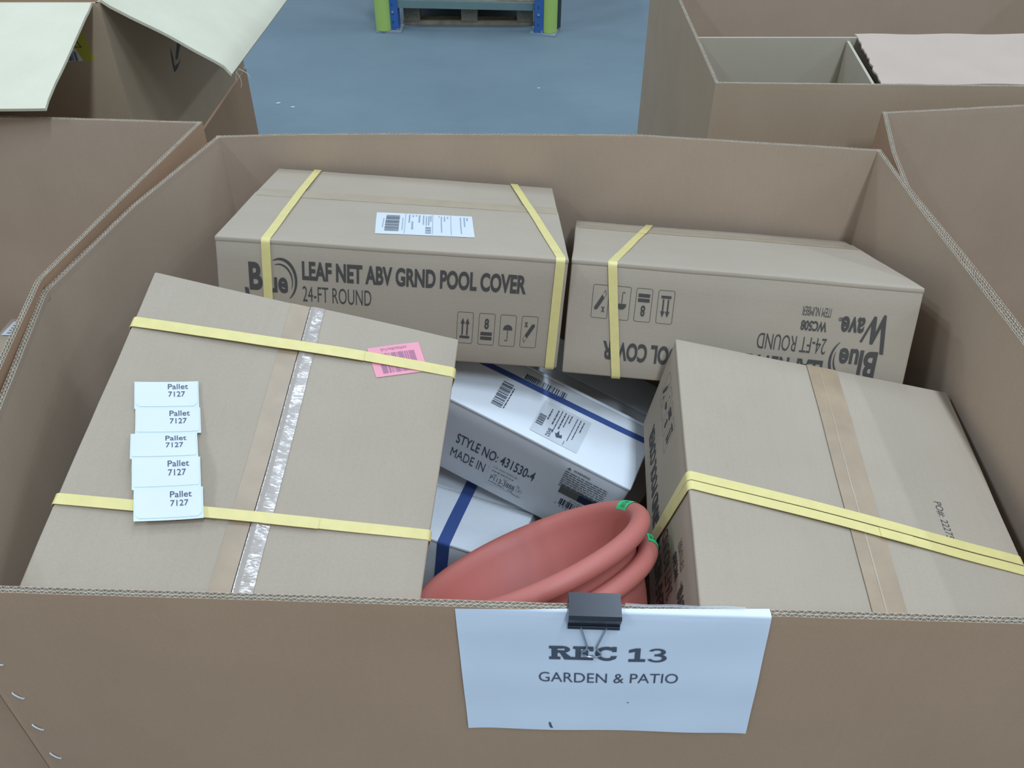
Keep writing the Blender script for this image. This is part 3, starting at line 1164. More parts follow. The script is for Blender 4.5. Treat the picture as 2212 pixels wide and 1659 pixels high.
RB, RT = 0.150, 0.0095
zax = nP
xax = Vector((1, 0, 0)); xax = (xax - zax * xax.dot(zax)).normalized()
yax = zax.cross(xax)
MP = Matrix((xax, yax, zax)).transposed()


def bowl(label, ctr, sticker_angle, bs):
    t = thing('planter_bowl', label, 'planter', ctr, MP, 'nested terracotta bowls')
    mb = MB()
    # outside: foot, flaring side, fat rolled lip, inside wall, floor
    prof = [(0.0, -0.128), (0.095, -0.128), (0.102, -0.126), (0.106, -0.121), (0.116, -0.085), (0.127, -0.050), (0.133, -0.024), (0.1345, -0.016)]
    for k in range(0, 13):
        b = R(-110 + 235 * k / 12)
        prof.append((RB - 0.001 + (RT + 0.004) * math.cos(b) * 0.9, -0.002 + (RT + 0.003) * math.sin(b)))
    prof += [(0.1390, 0.006), (0.1360, 0.000), (0.1340, -0.010), (0.1315, -0.030), (0.1240, -0.052), (0.1232, -0.056), (0.112, -0.086), (0.103, -0.112), (0.099, -0.119), (0.092, -0.122), (0.0, -0.122)]
    lathe(mb, prof)
    mb.obj('bowl', M_TERRA, t, 45)
    # fluorescent sticker folded over the lip
    mb = MB()
    vs, fs = [], []
    nb = 14
    for i in range(7):
        a = sticker_angle + R(-6.5 + 13.0 * i / 6)
        for j in range(nb + 1):
            b = R(bs[0] + (bs[1] - bs[0]) * j / nb)
            vs.append(((RB - 0.001 + ((RT + 0.004) * 0.9 + 0.0006) * math.cos(b)) * math.cos(a), (RB - 0.001 + ((RT + 0.004) * 0.9 + 0.0006) * math.cos(b)) * math.sin(a), -0.002 + (RT + 0.0036) * math.sin(b)))
    for i in range(6):
        for j in range(nb):
            k = i * (nb + 1) + j
            fs.append((k, k + nb + 1, k + nb + 2, k + 1))
    mb.add(vs, fs)
    s = mb.obj('sticker', M_GREENS, t, 60)
    s['label'] = 'small fluorescent green sticker wrapped over the lip'
    P = Print()
    for k in range(3):
        P.scrawl(-0.9 + 0, -0.5 + k * 0.35, 1.6, 0.14, 90 + k)

    def smap(u, v):
        a = sticker_angle + R(v * 6.0)
        b = R((bs[0] + bs[1]) / 2 + u * (bs[1] - bs[0]) * 0.45)
        q = (RT + 0.004) * 0.9 + 0.0011
        return ((RB - 0.001 + q * math.cos(b)) * math.cos(a), (RB - 0.001 + q * math.cos(b)) * math.sin(a), -0.002 + (RT + 0.0041) * math.sin(b))
    P.obj('printed_text', M_INK, s, smap)
    return t


pc = Vector((0.0240, 0.7226, 0.860))
bowl('upper terracotta bowl, nested on top, its lip showing the wider green sticker', pc, R(17), (150, -35))
bowl('lower terracotta bowl nested beneath the other, only its lip and side showing', pc - nP * 0.038 - xax * 0.005, R(-4), (70, -50))

# ================================================================== SIGN AND CLIP
XS, ZS = -0.0540, 1.0600
sign = thing('paper_sign', 'white paper sign reading REC 13 GARDEN & PATIO on the bin front', 'sign', front_pt(0.1, 0.95, 0.003))
sinv = -sign.matrix_world.translation


def signmap(off):
    def f(u, v):                     # v measured down from the sheet's top edge; the sheet hangs slightly turned
        x = XS + 0.002 + u * 0.981 + 0.035 * v
        w = 0.0012 * math.sin(u * 40 + v * 22) * (0.3 + v * 3) + 0.0006 * math.sin(v * 70)
        z = ZS - 0.0008 - v + 0.0098 * (u / 0.297)
        curl = 0.004 * max(0, (abs(u - 0.1485) - 0.115) / 0.0335) ** 2 * max(v, 0) * 3
        h = max(0.0, z - RIM)
        p = front_pt(x, min(z, RIM), 0.0014 + w * 0.6 * min(1, max(0, v) * 30) + curl * 0.5 + off)
        if h > 0:                    # turned in over the rim
            k = min(1.0, h / 0.003)
            p.y += max(0, h - 0.0015) + 0.0012 * k
            p.z = RIM + 0.0016 * k + off
        return p + sinv
    return f


mb = MB()
sheet(mb, signmap(0.0), 0.0, 0.297, 0.0, 0.2005, 60, 88)
paper = mb.obj('paper', M_PAPER, sign, 60)

# heavy slab lettering built stroke by stroke: R E C  1 3
P = Print()


def slab_R(x, y, w, h):
    s = h * 0.20
    P.rect(x, y, w * 0.46, s); P.rect(x, y + h - s, w * 0.55, s)
    P.rect(x + w * 0.10, y, w * 0.24, h)
    P.arc(x + w * 0.52, y + h * 0.745, w * 0.33, h * 0.255, -90, 90, 0.62, 0.62, 14)
    P.rect(x + w * 0.30, y + h * 0.49, w * 0.26, s * 0.95); P.rect(x + w * 0.30, y + h - s, w * 0.26, s)
    P.poly([(x + w * 0.42, y + h * 0.52), (x + w * 0.62, y + h * 0.55), (x + w * 0.90, y + s * 0.9), (x + w * 0.62, y)])
    P.rect(x + w * 0.62, y, w * 0.38, s)


def slab_E(x, y, w, h):
    s = h * 0.20
    P.rect(x, y, w, s); P.rect(x, y + h - s, w, s)
    P.rect(x + w * 0.12, y, w * 0.26, h)
    P.rect(x + w * 0.3, y + h * 0.42, w * 0.42, s * 0.85)
    P.rect(x + w * 0.62, y + h * 0.28, w * 0.13, h * 0.44)
    P.rect(x + w * 0.80, y, w * 0.20, h * 0.36); P.rect(x + w * 0.80, y + h * 0.66, w * 0.20, h * 0.34)


def slab_C(x, y, w, h):
    P.arc(x + w * 0.53, y + h * 0.5, w * 0.53, h * 0.5, 52, 318, 0.46, 0.36, 36)
    P.rect(x + w * 0.76, y + h * 0.64, w * 0.21, h * 0.36)
    P.poly([(x + w * 0.70, y + h * 0.34), (x + w, y + h * 0.36), (x + w * 0.94, y + h * 0.14), (x + w * 0.78, y + h * 0.10)])


def slab_1(x, y, w, h):
    s = h * 0.20
    P.rect(x, y, w, s)
    P.rect(x + w * 0.36, y, w * 0.32, h)
    P.poly([(x, y + h * 0.66), (x, y + h * 0.88), (x + w * 0.40, y + h), (x + w * 0.40, y + h * 0.76)])


def slab_3(x, y, w, h):
    P.arc(x + w * 0.46, y + h * 0.73, w * 0.46, h * 0.27, 160, -80, 0.42, 0.55, 22)
    P.arc(x + w * 0.48, y + h * 0.29, w * 0.52, h * 0.29, 80, -165, 0.5, 0.40, 24)
    P.rect(x + w * 0.34, y + h * 0.44, w * 0.34, h * 0.15)


yR, hR = -0.0755, 0.0215
slab_R(0.0885, yR, 0.0250, hR)
slab_E(0.1128, yR, 0.0205, hR)
slab_C(0.1350, yR - 0.0005, 0.0222, hR + 0.001)
slab_1(0.1690, yR - 0.0014, 0.0170, hR)
slab_3(0.1885, yR - 0.0022, 0.0190, hR + 0.0006)
_sm = signmap(0.0006)
sm = lambda u, v: _sm(0.0885 + (u - 0.0885) * 0.97, v)
P.obj('printed_text', M_INKB, paper, lambda u, v: sm(u, -v))
P = Print()
P.text('GARDEN & PATIO', 0.0775, -0.1120, 0.1440, 0.0158, -0.002)
P.obj('printed_text', M_INKB, paper, lambda u, v: sm(u, -v))
P = Print()
P.poly([(0.0870, -0.1850), (0.0892, -0.1855), (0.0908, -0.1932), (0.0920, -0.1958), (0.0892, -0.1955), (0.0878, -0.1920)])
P.obj('ink_mark', M_INKB, paper, lambda u, v: sm(u, -v))
P = Print()
P.arc(0.1720, -0.1480, 0.0009, 0.0009, 0, 360, 0.99, 0.99, 10)
P.obj('ink_mark', M_INKB, paper, lambda u, v: sm(u, -v))

# binder clip gripping sign and board
xc = 0.0775
pc_ = front_pt(xc, RIM, -T / 2)
clip = thing('binder_clip', 'large black binder clip holding the paper sign to the bin rim', 'clip', pc_, Matrix.Rotation(R(-2.1), 3, 'Z'))
hw = 0.0246
zt, zj = 0.0055, -0.0185
# profile in (y, z): a spring-steel wedge, jaws rolled outward
pro = []
yf = -T / 2 - 0.0032
yb_ = T / 2 + 0.0012
for k in range(9):
    b = R(-30 - 250 * k / 8)
    pro.append((yf - 0.0016 + 0.0015 * math.cos(b), zj + 0.0015 * math.sin(b)))
pro += [(yf - 0.0020, zj + 0.006), (yf - 0.0030, -0.010), (yf - 0.0050, -0.0060), (yf - 0.0055, -0.0045), (yf - 0.0066, -0.0005), (yf - 0.0078, 0.0015), (yf - 0.0080, 0.0042), (yf - 0.0070, zt)]
pro += [(yb_ + 0.0070, zt), (yb_ + 0.0080, 0.0042), (yb_ + 0.0060, -0.002), (yb_ + 0.0022, zj + 0.008), (yb_ + 0.0008, zj + 0.0015), (yb_ + 0.0018, zj)]
mb = MB()
th = 0.0007
nb = len(pro)
vs, fs = [], []
nor = []
for i in range(nb):
    a = pro[max(0, i - 1)]; b = pro[min(nb - 1, i + 1)]
    d = Vector((b[0] - a[0], b[1] - a[1])); d.normalize()
    nor.append((-d.y, d.x))
for x in (-hw, hw):
    for i, (y, z) in enumerate(pro):
        vs.append((x, y, z))
    for i, (y, z) in enumerate(pro):
        vs.append((x, y + nor[i][0] * th, z + nor[i][1] * th))
for i in range(nb - 1):
    fs.append((i, i + 1, 2 * nb + i + 1, 2 * nb + i))
    fs.append((nb + i + 1, nb + i, 3 * nb + i, 3 * nb + i + 1))
    fs.append((i + 1, i, nb + i, nb + i + 1))
    fs.append((2 * nb + i, 2 * nb + i + 1, 3 * nb + i + 1, 3 * nb + i))
mb.add(vs, fs)
mb.obj('clip_body', M_CLIP, clip, 35)
for sg, yy in ((-1, yf - 0.0028), (1, yb_ + 0.0026)):
    mb = MB()
    half = [(0.0122, -0.0170), (0.0110, -0.0220), (0.0085, -0.0320), (0.0062, -0.0410), (0.0049, -0.0470), (0.0048, -0.0500), (0.0066, -0.0540), (0.0090, -0.0568), (0.0094, -0.0595), (0.0070, -0.0625), (0.0030, -0.0638)]
    line = [(x, z) for x, z in half] + [(-x, z) for x, z in reversed(half)]
    pts = []
    for x, z in line:
        if sg < 0:
            y = min(yy, front_pt(xc + x, RIM + z, 0.0038).y - pc_.y)
        else:
            y = yy
        pts.append((x, y, z))
    mb.tube(pts, 0.00105, 8)
    mb.obj('wire_handle', M_STEEL, clip, 60)

# clear sleeve edge standing over the rim beside the clip
mb = MB()
sheet(mb, lambda u, v: Vector((XS + u, front_pt(XS + u, RIM, -0.004 - v * 0.2).y, RIM + 0.0035 + 0.003 * math.sin(v * 300) + 0.0006 * math.sin(u * 130))) + sinv, 0.160, 0.272, 0.0, 0.012, 30, 4)
tag(mb.obj('plastic_sleeve', M_FILM, sign, 60), 'clear plastic edge over the rim')

# ================================================================== LEFT NEIGHBOUR BIN
ZL = 1.072
bl = thing('cardboard_bin', 'open brown corrugated bin against the left side of the front bin', 'bin', (-1.2, 1.1, 0))
io = Vector((1.2, -1.1, 0))
LB = {'FR': (-0.590, 0.552, ZL), 'BR': (-0.592, 1.583, ZL), 'BL': (-1.75, 1.667, ZL), 'FL': (-1.75, 0.58, ZL)}
wl = Wall(rel([LB['FR'], (-0.643, 0.8755, ZL), (-0.6705, 1.046, ZL), (-0.638, 1.277, ZL), LB['BR']], io), T, 0.006, -0.014, 31)
# this bin is walked the other way round: its outside is on the right
wl.n = [-n for n in wl.n]
wl.build('right_wall', M_BIN, bl)
wb = Wall(rel([LB['BR'], (-0.9737, 1.611, ZL), LB['BL']], io), T, 0.006, 0.0, 32)
wb.n = [n if n.y > 0 else -n for n in wb.n]
wb.build('back_wall', M_BIN, bl)
wf = Wall(rel([LB['FR'], LB['FL']], io), T, 0.006, 0.0, 33)
wf.n = [n if n.y < 0 else -n for n in wf.n]
wf.build('front_wall', M_BIN, bl)
wq = Wall(rel([LB['FL'], LB['BL']], io), T, 0.006, 0.0, 34)
wq.n = [n if n.x < 0 else -n for n in wq.n]
wq.build('left_wall', M_BIN, bl, flute=False)
mb = MB()
mb.prism([(p[0] + io.x, p[1] + io.y, 0.005) for p in LB.values()], (0, 0, 0.012))
mb.obj('bottom_board', M_BIN, bl)
cL = Carton('brown carton with a white label inside the left bin', (-0.925, 1.395, 0.321), (0, 0, R(-3.5)), (0.385, 0.365, 0.598), M_CART, 41, seam_axis='x', seam=0.085, lr=(-1, 0))
cL.patch('clear_tape', M_TAPEF, cL.top(0.0018), [(-0.19, 0.062), (0.19, 0.062), (0.19, 0.105), (-0.19, 0.105)], 2, 10)
o = cL.patch('address_label', M_LABEL, cL.top(0.0024), [(-0.182, 0.118), (-0.050, 0.122), (-0.050, 0.172), (-0.178, 0.168)], 3, 3)
P = Print()
for k in range(5):
    P.scrawl(-0.172, 0.124 + k * 0.009, 0.05, 0.004, 110 + k)
P.bars(-0.115, 0.126, 0.055, 0.035, 16, 9)
P.obj('printed_text', M_INKS, o, cL.top(0.0030))

# ================================================================== RIGHT NEIGHBOUR BIN
ZR = 1.045
br = thing('cardboard_bin', 'open brown corrugated bin against the right side of the front bin', 'bin', (1.25, 1.1, 0))
io = Vector((-1.25, -1.1, 0))
RBn = {'BL': (0.748, 1.694, ZR), 'FL': (0.700, 0.56, ZR), 'FR': (1.90, 0.60, ZR), 'BR': (1.90, 1.745, ZR)}
wl = Wall(rel([RBn['BL'], (0.706, 1.514, ZR), (0.684, 1.378, ZR), (0.692, 1.15, ZR), RBn['FL']], io), T, 0.006, -0.018, 51)
wl.n = [n if n.x < 0 else -n for n in wl.n]
wl.build('left_wall', M_BIN, br)
wb = Wall(rel([RBn['BL'], (1.037, 1.731, ZR), RBn['BR']], io), T, 0.006, 0.0, 52)
wb.n = [n if n.y > 0 else -n for n in wb.n]
wb.build('back_wall', M_BIN, br)
wf = Wall(rel([RBn['FL'], RBn['FR']], io), T, 0.006, 0.0, 53)
wf.n = [n if n.y < 0 else -n for n in wf.n]
wf.build('front_wall', M_BIN, br, flute=False)
wq = Wall(rel([RBn['FR'], RBn['BR']], io), T, 0.006, 0.0, 54)
wq.n = [n if n.x > 0 else -n for n in wq.n]
wq.build('right_wall', M_BIN, br, flute=False)
mb = MB()
mb.prism([(p[0] + io.x, p[1] + io.y, 0.005) for p in RBn.values()], (0, 0, 0.012))
mb.obj('bottom_board', M_BIN, br)

# ================================================================== BACK RIGHT BIN
ZB = 1.06
bb = thing('cardboard_bin', 'open bin at the back right, divided inside, with a pinkish flap', 'bin', (1.05, 2.35, 0))
io = Vector((-1.05, -2.35, 0))
B4 = {'FL': (0.432, 1.822, ZB), 'BL': (0.445, 2.92, ZB), 'BR': (1.70, 2.90, ZB), 'FR': (1.68, 1.786, ZB)}


def four(parent, C4, off, names, mats, seed, t=0.007, z0=0.02, flutes=(1, 1, 1, 1), paths=None):
    ks = ['FL', 'FR', 'BR', 'BL']
    cx = sum(C4[k][0] for k in ks) / 4 + off.x
    cy = sum(C4[k][1] for k in ks) / 4 + off.y
    for i in range(4):
        a, b = C4[ks[i]], C4[ks[(i + 1) % 4]]
        w = Wall(rel([a, b], off), t, z0, 0.0, seed + i, 0.05)
        mid = (w.p[0] + w.p[-1]) / 2
        out = Vector((mid.x - cx, mid.y - cy))
        if w.n[0].dot(out) < 0:
            w.n = [-n for n in w.n]
        w.build(names[i], mats[i], parent, rows=6, flute=bool(flutes[i]), wave=0.008)


four(bb, B4, io, ('front_wall', 'right_wall', 'back_wall', 'left_wall'), (M_BINB,) * 4, 61, flutes=(1, 0, 0, 1))
mb = MB()
mb.prism([(p[0] + io.x, p[1] + io.y, 0.005) for p in B4.values()], (0, 0, 0.012))
mb.obj('bottom_board', M_BINB, bb)
M_DIV = cardboard('divider_board', (0.48, 0.42, 0.31), (30, 30, 6), 0.04)
mb = MB()
mb.box(((0.434 + 1.685) / 2 + io.x, 2.112 + io.y, 0.60), (1.249, 0.006, 0.912))
mb.obj('divider_panel', M_DIV, bb)
mb = MB()
mb.prism([(0.787 + io.x, 2.106 + io.y, 0.15), (0.760 + io.x, 1.824 + io.y, 0.15), (0.760 + io.x, 1.824 + io.y, 1.050), (0.787 + io.x, 2.106 + io.y, 1.050)], (0.006, 0, 0))
mb.obj('divider_panel', M_DIV, bb)
# the loose sheet: torn left edge, lying across divider and front rim
rnd = random.Random(3)
edge_l = []
for i in range(22):
    q = i / 21
    x = 0.777 + (0.812 - 0.777) * q + rnd.uniform(-0.003, 0.003)
    edge_l.append((x, 1.8235 + (2.128 - 1.8235) * q))
top_, bot_ = [], []
mb = MB()
vs, fs = [], []
NX = 24
for i, (xl, y) in enumerate(edge_l):
    for j in range(NX + 1):
        k = j / NX
        x = xl + (1.672 - xl) * k
        z = 1.0545 + 0.004 * (y - 1.8235) / 0.3 + 0.0012 * math.sin(k * 30)
        vs.append((x + io.x, y + io.y, z))
n0 = len(vs)
vs += [(v[0], v[1], v[2] - 0.004) for v in vs]
for i in range(21):
    for j in range(NX):
        a = i * (NX + 1) + j
        fs.append((a, a + 1, a + NX + 2, a + NX + 1))
        fs.append((n0 + a + NX + 1, n0 + a + NX + 2, n0 + a + 1, n0 + a))
    a = i * (NX + 1)
    fs.append((a, a + NX + 1, n0 + a + NX + 1, n0 + a))
    a += NX
    fs.append((a + NX + 1, a, n0 + a, n0 + a + NX + 1))
for j in range(NX):
    fs.append((j + 1, j, n0 + j, n0 + j + 1))
    a = 21 * (NX + 1) + j
    fs.append((a, a + 1, n0 + a + 1, n0 + a))
mb.add(vs, fs)
tag(mb.obj('cover_flap', M_PINKB, bb), 'pinkish ribbed flap with a torn left edge')

# ================================================================== BACK LEFT BIN (two tiers) with raised flaps
lo = thing('cardboard_bin', 'brown lower bin at the back left carrying the flapped bin', 'bin', (-1.45, 2.35, 0))
io = Vector((1.45, -2.35, 0))
L4 = {'FL': (-2.05, 1.905, 0.742), 'FR': (-0.862, 1.905, 0.742), 'BR': (-0.862, 2.815, 0.725), 'BL': (-2.05, 2.815, 0.725)}
four(lo, L4, io, ('front_wall', 'right_wall', 'back_wall', 'left_wall'), (M_BIN,) * 4, 71, flutes=(0, 0, 0, 0))
mb = MB()
mb.prism([(p[0] + io.x, p[1] + io.y, 0.700) for p in L4.values()], (0, 0, 0.008))
mb.obj('lid_board', M_BIN, lo)
up = thing('cardboard_bin', 'tall bin at the back left with two pale flaps folded out', 'bin', (-1.45, 2.35, 0.75))
io = Vector((1.45, -2.35, -0.75))


def U(p):
    return (p[0] + io.x, p[1] + io.y, p[2] + io.z)


# right face leans a little: bottom edge drops towards the back
mb = MB()
t = 0.007
for a, b, zb0, zb1, nrm in (((-0.850, 1.890), (-0.850, 2.660), 0.755, 0.742, (-t, 0, 0)), ((-0.850, 2.660), (-0.858, 2.822), 0.742, 0.732, (-t, 0, 0))):
    mb.prism([U((a[0], a[1], zb0)), U((b[0], b[1], zb1)), U((b[0], b[1], 1.198)), U((a[0], a[1], 1.198))], nrm)
rw = mb.obj('right_wall', M_BINB, up)
mb = MB()
mb.prism([U((-2.05, 1.8895, 0.755)), U((-0.8505, 1.8895, 0.755)), U((-0.8505, 1.8895, 1.198)), U((-2.05, 1.8895, 1.198))], (0, t, 0))
fw = mb.obj('front_wall', M_BINB, up)
mb = MB()
mb.prism([U((-2.05, 2.822, 0.735)), U((-2.05, 2.822, 1.198)), U((-0.858, 2.822, 1.198)), U((-0.858, 2.822, 0.735))], (0, -t, 0))
mb.obj('back_wall', M_BINB, up)
mb = MB()
mb.prism([U((-2.05, 1.89, 0.755)), U((-2.05, 1.89, 1.198)), U((-2.05, 2.822, 1.198)), U((-2.05, 2.822, 0.735))], (t, 0, 0))
mb.obj('left_wall', M_BINB, up)


def flap(h0, h1, f1, f0, nseg, fold, seed, drop):
    """a flap between hinge h0-h1 and free edge f0-f1; fold = softened crease near the free edge"""
    mbm = MB()
    h0, h1, f0, f1 = (Vector(U(p)) for p in (h0, h1, f0, f1))
    nrm = (h1 - h0).cross(f0 - h0).normalized()
    if nrm.z < 0:
        nrm = -nrm
    vs = []
    nu, nv = nseg, 14
    for i in range(nu + 1):
        for j in range(nv + 1):
            s, q = i / nu, j / nv
            p = h0.lerp(h1, s).lerp(f0.lerp(f1, s), q)
            d = -drop * max(0, (q - fold) / (1 - fold)) ** 2 + 0.0035 * noise.noise(Vector((s * 4, q * 3, seed))) - 0.003 * math.exp(-((q - fold) / 0.02) ** 2) - 0.003 * math.exp(-((q - 0.09) / 0.02) ** 2)
            if q in (0, ):
                d = 0
            vs.append(p + nrm * d)
    n0 = len(vs)
    vs += [v - nrm * 0.006 for v in vs]
    fs = []
    m = nv + 1
    for i in range(nu):
        for j in range(nv):
            a = i * m + j
            fs.append((a, a + 1, a + m + 1, a + m))
            fs.append((n0 + a + m, n0 + a + m + 1, n0 + a + 1, n0 + a))
        a = i * m
        fs.append((a + m, a, n0 + a, n0 + a + m))
        a += nv
        fs.append((a, a + m, n0 + a + m, n0 + a))
    for j in range(nv):
        fs.append((j + 1, j, n0 + j, n0 + j + 1))
        a = nu * m + j
        fs.append((a, a + 1, n0 + a + 1, n0 + a))
    mbm.add(vs, fs)
    o = mbm.obj('top_flap', M_FLAPL, up, 25)
    o['label'] = 'pale greyish-green flap folded outward'
    return o


flap((-0.862, 1.886, 1.2), (-2.04, 1.886, 1.2), (-2.04, 1.560, 1.104), (-0.862, 1.574, 1.107), 24, 0.88, 1, 0.003)
flap((-0.846, 1.897, 1.203), (-0.846, 2.81, 1.203), (-0.595, 2.81, 1.038), (-0.600, 1.890, 1.060), 24, 0.90, 2, 0.010)

# torn paper threads hanging from the flap corner
for k, (dx, dz, cv) in enumerate(((0.004, -0.034, 0.010), (-0.006, -0.022, -0.004), (0.022, -0.020, 0.012))):
    mb = MB()
    pts = [U((-0.600 + dx * q + cv * q * (1 - q) * 2, 1.905 + 0.01 * k, 1.050 + dz * q)) for q in [i / 8 for i in range(9)]]
    mb.tube(pts, 0.0006, 5)
    mb.obj('paper_thread', M_FLAPL, up, 60)

# curved-arrow mark on the side wall, turned a quarter, partly under the flap
X = -0.8494
out = [(2.2182, 0.9960), (2.2100, 0.9820), (2.2073, 0.9689), (2.2050, 0.9570), (2.2045, 0.9467), (2.2057, 0.9386), (2.2304, 0.9396), (2.2473, 0.9440), (2.2720, 0.9500), (2.2480, 0.9475), (2.2165, 0.9500), (2.2165, 0.9570), (2.2201, 0.9701), (2.2195, 0.9830)]
mb = MB()
mb.add([U((X, y, z)) for y, z in out], [(0, 1, 13), (1, 2, 12, 13), (2, 3, 11, 12), (3, 4, 10, 11), (4, 5, 10), (5, 6, 9, 10), (6, 7, 9), (7, 8, 9)])
bar = [(2.2656, 0.9868), (2.2870, 0.9784), (2.2455, 0.9577), (2.2324, 0.9612)]
mb.add([U((X, y, z)) for y, z in bar], [(0, 1, 2, 3)])
mb.add([U((X, y, z)) for y, z in [(2.2656, 0.9868), (2.2870, 0.9784), (2.330, 1.010), (2.300, 1.020)]], [(0, 1, 2, 3)])
mb.obj('printed_mark', M_INK, rw)
# yellow hazard label on the front wall under the left flap
Y = 1.8893
mb = MB()
mb.quad(U((-0.995, Y, 1.0745)), U((-0.8902, Y, 1.0811)), U((-0.8990, Y, 1.1391)), U((-1.000, Y, 1.1391)))
yl = mb.obj('yellow_label', M_YLAB, fw)
mb = MB()
mb.quad(U((-0.992, Y - 0.0006, 1.0752)), U((-0.9165, Y - 0.0006, 1.0800)), U((-0.9260, Y - 0.0006, 1.1060)), U((-0.992, Y - 0.0006, 1.1050)))
wl_ = mb.obj('white_label', M_LABEL, fw)
P = Print()
P.bars(-0.975, 1.080, 0.050, 0.020, 18, 4)
P.obj('printed_barcode', M_INKB, fw, lambda u, v: U((u, Y - 0.0012, v)))
P = Print()
P.rect(-0.985, 1.1085, 0.074, 0.0015)
P.arc(-0.931, 1.1135, 0.004, 0.004, 0, 360, 0.35, 0.35, 12)
P.poly([(-0.9135, 1.1085), (-0.9115, 1.1085), (-0.925, 1.137), (-0.927, 1.137)])
P.obj('printed_symbol', M_INK, fw, lambda u, v: U((u, Y - 0.0006, v)))

# ================================================================== PALLET RACK AND PALLET
rack = thing('pallet_rack', 'blue rack frame with lime green post guards across the aisle', 'rack', (-0.27, 5.45, 0))
io = Vector((0.27, -5.45, 0))


def V(x, y, z):
    return (x + io.x, y + io.y, z + io.z)


HT = 2.6
for sx, xb, xg in ((-1, -0.705, -0.7700), (1, 0.1600, 0.2225)):
    # open C-section upright with slots
    mb = MB()
    w, dp, tt = 0.050, 0.09, 0.004
    yc = 5.475 if sx < 0 else 5.420
    mb.box(V(xb, yc - dp / 2, HT / 2), (w, tt, HT))
    mb.box(V(xb - w / 2, yc, HT / 2), (tt, dp, HT))
    mb.box(V(xb + w / 2, yc, HT / 2), (tt, dp, HT))
    mb.box(V(xb - w / 2 + 0.006, yc + dp / 2, HT / 2), (0.014, tt, HT))
    mb.box(V(xb + w / 2 - 0.006, yc + dp / 2, HT / 2), (0.014, tt, HT))
    pst = mb.obj('upright_post', M_RACK, rack)
    for k in range(5):
        mb = MB()
        mb.box(V(xb - 0.005, yc - dp / 2 - 0.0022, 0.055 + 0.05 * k), (0.007, 0.0014, 0.016))
        mb.obj('post_slot', M_DARKP, pst)
    # half-round guard
    mb = MB()
    poly = []
    rg = 0.0465
    yg = 5.440 if sx < 0 else 5.405
    for k in range(13):
        a = R(180 + 180 * k / 12)
        poly.append(V(xg + rg * math.cos(a), yg + 0.060 * math.sin(a) * 0.75, 0.012))
    for k in range(13):
        a = R(360 - 180 * k / 12)
        poly.append(V(xg + (rg - 0.006) * math.cos(a), yg + 0.054 * math.sin(a) * 0.75, 0.012))
    poly = [Vector(p) for p in poly]
    n = len(poly)
    vs = poly + [p + Vector((0, 0, 0.45)) for p in poly]
    fs = [(i, (i + 1) % n, n + (i + 1) % n, n + i) for i in range(n)]
    h = n // 2
    for i in range(h - 1):
        for o_ in (0, n):
            fs.append((o_ + i, o_ + i + 1, o_ + n - 2 - i, o_ + n - 1 - i))
    mb.add(vs, fs)
    g_ = mb.obj('post_guard', M_GUARD, rack, 40)
    mb = MB()
    if sx > 0:
        mb.box(V(0.2790, 5.462, 0.24), (0.026, 0.05, 0.44))
        mb.obj('guard_backing', M_DARKP, rack)
    # foot plate
    mb = MB()
    if sx < 0:
        pl = [(-0.8150, 5.405), (-0.6640, 5.398), (-0.6560, 5.530), (-0.8000, 5.540)]
    else:
        pl = [(0.1060, 5.385), (0.2540, 5.325), (0.2880, 5.475), (0.1300, 5.500)]
    mb.prism([V(x, y, 0.001) for x, y in pl], (0, 0, 0.009))
    fp = mb.obj('foot_plate', M_PLATE, rack)
    mb = MB()
    bx, by = (-0.685, 5.415) if sx < 0 else (0.175, 5.365)
    mb.tube([V(bx, by, 0.008), V(bx, by, 0.026)], 0.008, 6)
    mb.obj('anchor_bolt', M_STEEL, fp)
    mb = MB()
    mb.tube([V(xb - 0.004, yc - dp / 2 - 0.001, 0.115), V(xb - 0.004, yc - dp / 2 - 0.008, 0.115)], 0.0075, 8)
    mb.obj('brace_bolt', M_STEEL, pst)
mb = MB()
Mr = Matrix.Rotation(R(1.2), 3, 'Y')
zb = 0.146
mb.box(V(-0.2725, 5.440, zb), (0.815, 0.003, 0.040), Mr)
mb.box(V(-0.2725, 5.458, zb + 0.019), (0.815, 0.036, 0.003), Mr)
mb.box(V(-0.2725, 5.458, zb - 0.019), (0.815, 0.036, 0.003), Mr)
mb.obj('horizontal_brace', M_GREY, rack)
mb = MB()
a = R(46)
mb.box(V(-0.670 + 0.40 * math.cos(a), 5.472, 0.150 + 0.40 * math.sin(a)), (0.82, 0.003, 0.036), Matrix.Rotation(-a, 3, 'Y'))
mb.box(V(-0.670 + 0.40 * math.cos(a), 5.486, 0.150 + 0.40 * math.sin(a) + 0.017), (0.80, 0.028, 0.003), Matrix.Rotation(-a, 3, 'Y'))
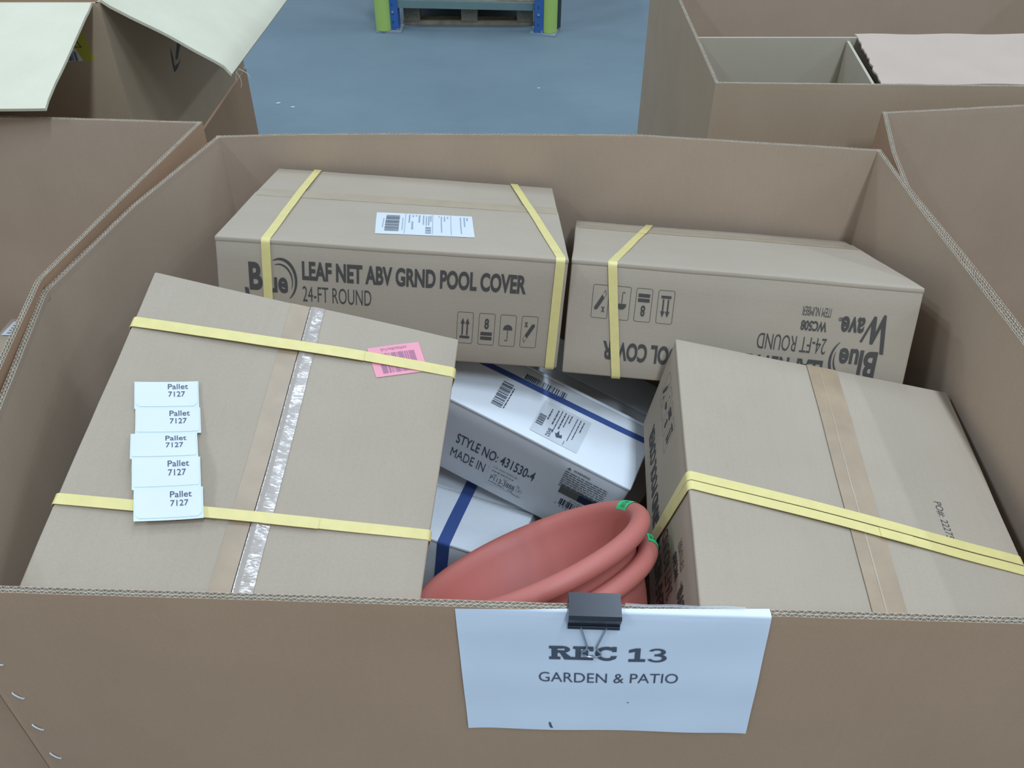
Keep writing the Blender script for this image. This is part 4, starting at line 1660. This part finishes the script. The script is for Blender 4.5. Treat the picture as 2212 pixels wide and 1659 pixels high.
mb.obj('diagonal_brace', M_GREY, rack)

pal = thing('wooden_pallet', 'weathered wooden pallet behind the rack frame', 'pallet', (-0.255, 6.12, 0), Matrix.Rotation(R(-1.0), 3, 'Z'))
rnd = random.Random(5)
for x in (-0.335, 0.0, 0.335):
    pass
for y in (-0.52, 0.0, 0.52):
    mb = MB()
    mb.box((0, y, 0.012), (0.80, 0.105, 0.022))
    mb.obj('bottom_board', M_WOOD, pal)
    for x in (-0.345, 0.005, 0.345):
        mb = MB()
        mb.box((x, y - 0.008, 0.067), (0.098, 0.10, 0.088))
        mb.obj('block', M_CHIP, pal)
for x in (-0.345, 0.005, 0.345):
    mb = MB()
    mb.box((x, 0, 0.121), (0.098, 1.20, 0.020))
    mb.obj('stringer_board', M_WOOD, pal)
for k in range(9):
    mb = MB()
    y = -0.5525 + 1.105 * k / 8
    mb.box((rnd.uniform(-0.006, 0.006), y, 0.142), (0.80, 0.095, 0.020))
    mb.obj('deck_board', M_WOOD, pal)

cG = Carton('large brown carton load standing on the pallet behind the rack frame', (-0.255, 6.15, 0.154 + 0.36), (0, 0, R(-1.0)), (0.74, 1.08, 0.72), M_CART, 81, seam_axis='x', seam=0.0)

# a few scraps of paper and tape on the floor
for k, (x, y, s, m) in enumerate(((-0.765, 5.385, 0.03, M_PLATE), (0.140, 4.53, 0.012, M_LABEL), (-1.18, 4.33, 0.014, M_LABEL), (-1.10, 4.28, 0.016, M_LABEL))):
    if k == 0:
        continue
    mb = MB()
    pts = []
    for i in range(7):
        a = 2 * math.pi * i / 7
        r_ = s * (0.6 + 0.5 * random.random())
        pts.append((x + r_ * math.cos(a), y + r_ * 0.6 * math.sin(a), 0.0008 + 0.002 * random.random()))
    mb.prism(pts, (0, 0, 0.0008))
    lab = ('', 'tiny white paper scrap on the floor straight ahead of the rack', 'white paper scrap on the floor, left of a smaller twin', 'white paper scrap on the floor near the flapped bin, right of its twin')[k]
    tag(mb.obj('paper_scrap', m), lab, 'scrap', 'paper scraps on the floor')
